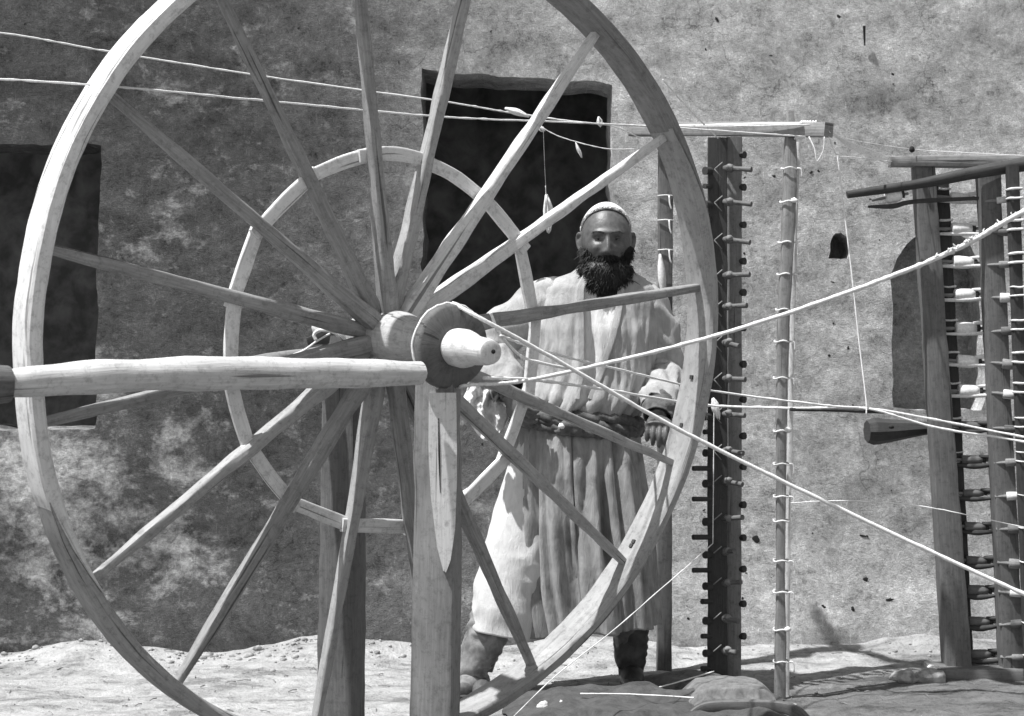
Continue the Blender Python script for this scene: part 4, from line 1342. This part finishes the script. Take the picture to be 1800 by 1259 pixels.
for j in range(NZ + 1):
    z = 1.485 + (.235 - 1.485) * j / NZ
    # front opening from the neck down to the sash, overlapped below
    if z > .96: g = 0.04 + .30 * max(0, (z - .96) / .5) ** 1.1
    else: g = 0.0
    off = 0.03 - .10 * max(0, min(1, (1.45 - z) / .5))
    for i in range(NT + 1):
        th = (off + g) + (2 * PI - 2 * g) * i / NT
        zz = z
        if j > NZ - 60:                                # uneven hem, lower on the right leg
            cxx = math.sin(th)
            zz = z - (.02 * noise.noise(Vector((th * 2, 0, 3))) + (.03 if cxx < -.2 else 0)) * (j - NZ + 60) / 60
        V.append(robe_pt(th, z) + Vector((0, 0, zz - z)) + (Vector((0, -.006, 0)) if i > NT - 3 else Vector((0, 0, 0))))
JS = int(NZ * (1.485 - .945) / 1.25)
for j in range(NZ):
    for i in range(NT):
        Fc.append((j * (NT + 1) + i, (j + 1) * (NT + 1) + i, (j + 1) * (NT + 1) + i + 1, j * (NT + 1) + i + 1))
ro = mesh_obj('robe', V[:(JS + 1) * (NT + 1)], Fc[:JS * NT], M['robe'], person)
md = ro.modifiers.new('s', 'SOLIDIFY'); md.thickness = .005; md.offset = 0
sk = mesh_obj('robe_skirt', V[JS * (NT + 1):], [tuple(i - JS * (NT + 1) for i in f) for f in Fc[JS * NT:]], M['robe_shaded'], person)  # same robe below the sash, overhead-sun shading put into its colour
md = sk.modifiers.new('s', 'SOLIDIFY'); md.thickness = .005; md.offset = 0
# collar band along the opening
for side_ in (0, 1):
    pts_ = []
    for j in range(0, 66, 3):
        q = V[j * (NT + 1) + (0 if side_ == 0 else NT)]
        pts_.append(q + Vector((0, -.004, 0)))
    pole('collar_band', pts_, [0.013, 0.012, .008], M['robe'], ro, n=50, sec=rsq(.3, .4), up=(1, 0, 0), jit=.15, seed=side_)
# shirt seen in the opening
V, Fc = [], []
for j in range(41):
    z = 1.475 - .50 * j / 40
    for i in range(41):
        th = -.9 + 1.8 * i / 40
        V.append(robe_pt(th, z, .016) + Vector((0, .004 * math.sin(th * 30 + z * 8), 0)))
for j in range(40):
    for i in range(40):
        Fc.append((j * 41 + i, (j + 1) * 41 + i, (j + 1) * 41 + i + 1, j * 41 + i + 1))
sh = mesh_obj('shirt', V, Fc, M['shirt'], person)
md = sh.modifiers.new('s', 'SOLIDIFY'); md.thickness = .004; md.offset = -1

# sleeves
def sleeve(name, ctl, rads, seed, amp, nL=110, nS=44, flat=.85, mat='robe', wf=58):
    pts_ = resample(ctl, nL)
    mb = MB()
    tube(mb, pts_, rads, circ(nS, flat), up=(1, .2, 0), caps=False)
    L = 0
    for i in range(nL):
        if i: L += (pts_[i] - pts_[i - 1]).length
        k = .35 + .65 * i / nL
        for j in range(nS):
            v = mb.v[i * nS + j]
            d = v - pts_[i]
            a = 2 * PI * j / nS
            wr = math.sin(L * wf + 2.4 * math.sin(a + seed) + 3 * noise.noise(Vector((math.cos(a), math.sin(a), L * 4 + seed))))
            rg = 1 - abs(noise.noise(Vector((math.cos(a) * 1.6, math.sin(a) * 1.6, L * 14 + seed)))) * 3
            mb.v[i * nS + j] = pts_[i] + d * (1 + amp * k * (.55 * wr + .7 * rg)) 
    o = mb.build(name, M[mat], person)
    md = o.modifiers.new('s', 'SOLIDIFY'); md.thickness = .004; md.offset = -1
    return o
sleeve('sleeve', [Vector((0.22, 5.965, 1.35)), SHL + Vector((0.01, 0, -.022)), SHL.lerp(ELL, .5), ELL + Vector((-.01, 0, 0)), ELL.lerp(WRL, .55), WRL + Vector((0, 0, .02))],
       [0.07, 0.080, 0.080, 0.084, 0.082, 0.078, 0.06], 2, .12)
sleeve('sleeve', [Vector((0.38, 5.965, 1.33)), SHR + Vector((-.012, 0, -.02)), SHR.lerp(ELR, .5) + Vector((.008, 0, 0)), ELR, ELR.lerp(WRR, .4), ELR.lerp(WRR, .78)],
       [0.07, 0.080, 0.078, 0.072, 0.068, 0.066, 0.060], 5, .24)
sleeve('cuff', [ELR.lerp(WRR, .6), ELR.lerp(WRR, .8), ELR.lerp(WRR, 1.0)], [0.052, 0.056, 0.054, 0.046], 9, .10, 40, 40, .9, 'sash', 130)
# loose end of the right-hand sleeve hanging below the wrist
V, Fc = [], []
def drape(u, v):
    x = -0.165 + .125 * u + .012 * math.sin(v * 9) + .02 * v
    z = 1.10 - (.13 + .09 * math.sin(PI * u * .8 + .4)) * v
    y = 5.80 - .03 * math.sin(u * PI) + .018 * math.sin(u * 17 + v * 5) + .022 * noise.noise(Vector((u * 7, v * 7, 0))) + .012 * noise.noise(Vector((u * 17, v * 17, 0)))
    return Vector((x, y, z))
V = [drape(i / 44, j / 44) for j in range(45) for i in range(45)]
Fc = [(j * 45 + i, (j + 1) * 45 + i, (j + 1) * 45 + i + 1, j * 45 + i + 1) for j in range(44) for i in range(44)]
o = mesh_obj('sleeve_end', V, Fc, M['shirt'], person)
md = o.modifiers.new('s', 'SOLIDIFY'); md.thickness = .004

# sash: twisted rolls round the waist with a knot
for k, (dz, r_) in enumerate(((.012, .021), (-.012, .020), (-.030, .016))):
    pts_ = []
    for i in range(97):
        th = 2 * PI * i / 96
        cx, cy, a_, b_ = ring_lerp(RT, .945)
        s, c = math.sin(th), math.cos(th)
        pts_.append(Vector((cx + (a_ + .014) * math.copysign(abs(s) ** .86, s), cy - (b_ + .016) * math.copysign(abs(c) ** .86, c), .945 + dz + .006 * math.sin(th * 3 + k * 2) - .02 * math.sin(th))))
    mb = MB()
    tube(mb, pts_, r_, [(math.cos(t_) * (1 + .18 * math.cos(3 * t_)), math.sin(t_) * (1 + .18 * math.cos(3 * t_))) for t_ in [2 * PI * q_ / 18 for q_ in range(18)]], caps=False, twist=38, jit=.2, seed=k, rough=.2)
    mb.build('sash', M['sash'], person)
mb = MB(); blob(mb, Vector((.20, 5.785, .925)), .034, 5, (1.3, .7, 1), 3); mb.build('sash_knot', M['sash'], person)
mb = MB(); blob(mb, Vector((.168, 5.765, .93)), .010, 6, (1.3, .7, .9), 2); mb.build('sash_tuft', M['thread'], person)

# trousers: wide pale legs
def leg_cloth(ctl, rads, seed, amp, mat):
    return sleeve('trouser_leg', ctl, rads, seed, amp, 100, 48, .9, mat, 24)
leg_cloth([Vector((0.13, 5.93, .90)), Vector((0.085, 5.93, .72)), Vector((0.035, 5.91, .52)), Vector((-.005, 5.88, .36)), Vector((-.035, 5.86, .205))],
          [.105, .115, .120, .125, .122, .110], 3, .07, 'trouser')
leg_cloth([Vector((0.33, 5.96, .90)), Vector((0.355, 5.97, .6)), Vector((0.37, 5.99, .4)), Vector((0.385, 6.0, .27))], [.11, .10, .095, .085], 8, .05, 'trouser')

# boots: soft wrinkled shafts, foot towards the viewer
def boot(top, ank, toe, mat, r0, label=None):
    mb = MB()
    heel = Vector((ank.x, ank.y + .02, .045))
    pts_ = resample([top, top.lerp(ank, .5) + Vector((.006, .004, 0)), ank, heel + Vector((0, -.03, .01)), toe.lerp(heel, .4) + Vector((0, 0, .008)), toe], 90)
    nS = 32
    tube(mb, pts_, [r0, r0 * .98, r0 * .90, r0 * .82, r0 * .70, r0 * .62, r0 * .58, r0 * .52, r0 * .34], circ(nS, 1.0), up=(1, 0, 0))
    L = 0
    for i in range(90):
        if i: L += (pts_[i] - pts_[i - 1]).length
        fade = 1 if i < 52 else max(0, 1 - (i - 52) / 14)
        for j in range(nS):
            v = mb.v[i * nS + j]; d = v - pts_[i]; a = 2 * PI * j / nS
            wr = math.sin(L * 150 + 2.2 * math.sin(a + 1) + 9 * noise.noise(Vector((math.cos(a), math.sin(a), L * 7))))
            v2 = pts_[i] + d * (1 + .038 * fade * wr + .05 * noise.noise(v * 14))
            if v2.z < .006: v2.z = .006
            mb.v[i * nS + j] = v2
    b_ = mb.build('boot', mat, person)
    so_ = MB()
    tube(so_, resample([heel + Vector((0, .035, -.038)), heel.lerp(toe, .5) + Vector((0, 0, -.036)), Vector((toe.x, toe.y - .012, .012))], 20), [.030, .036, .043, .040, .020], circ(20, .22), up=(1, 0, 0))
    for i_, v in enumerate(so_.v):
        if v.z < .001: v.z = .001
    so_.build('sole', M['dark'], b_)
    return b_
boot(Vector((-.065, 5.87, .275)), Vector((-.135, 5.86, .10)), Vector((-.160, 5.795, .035)), M['boot_sunlit'], .076)
boot(Vector((.405, 6.02, .30)), Vector((.418, 6.01, .10)), Vector((.425, 5.885, .035)), M['boot'], .068)
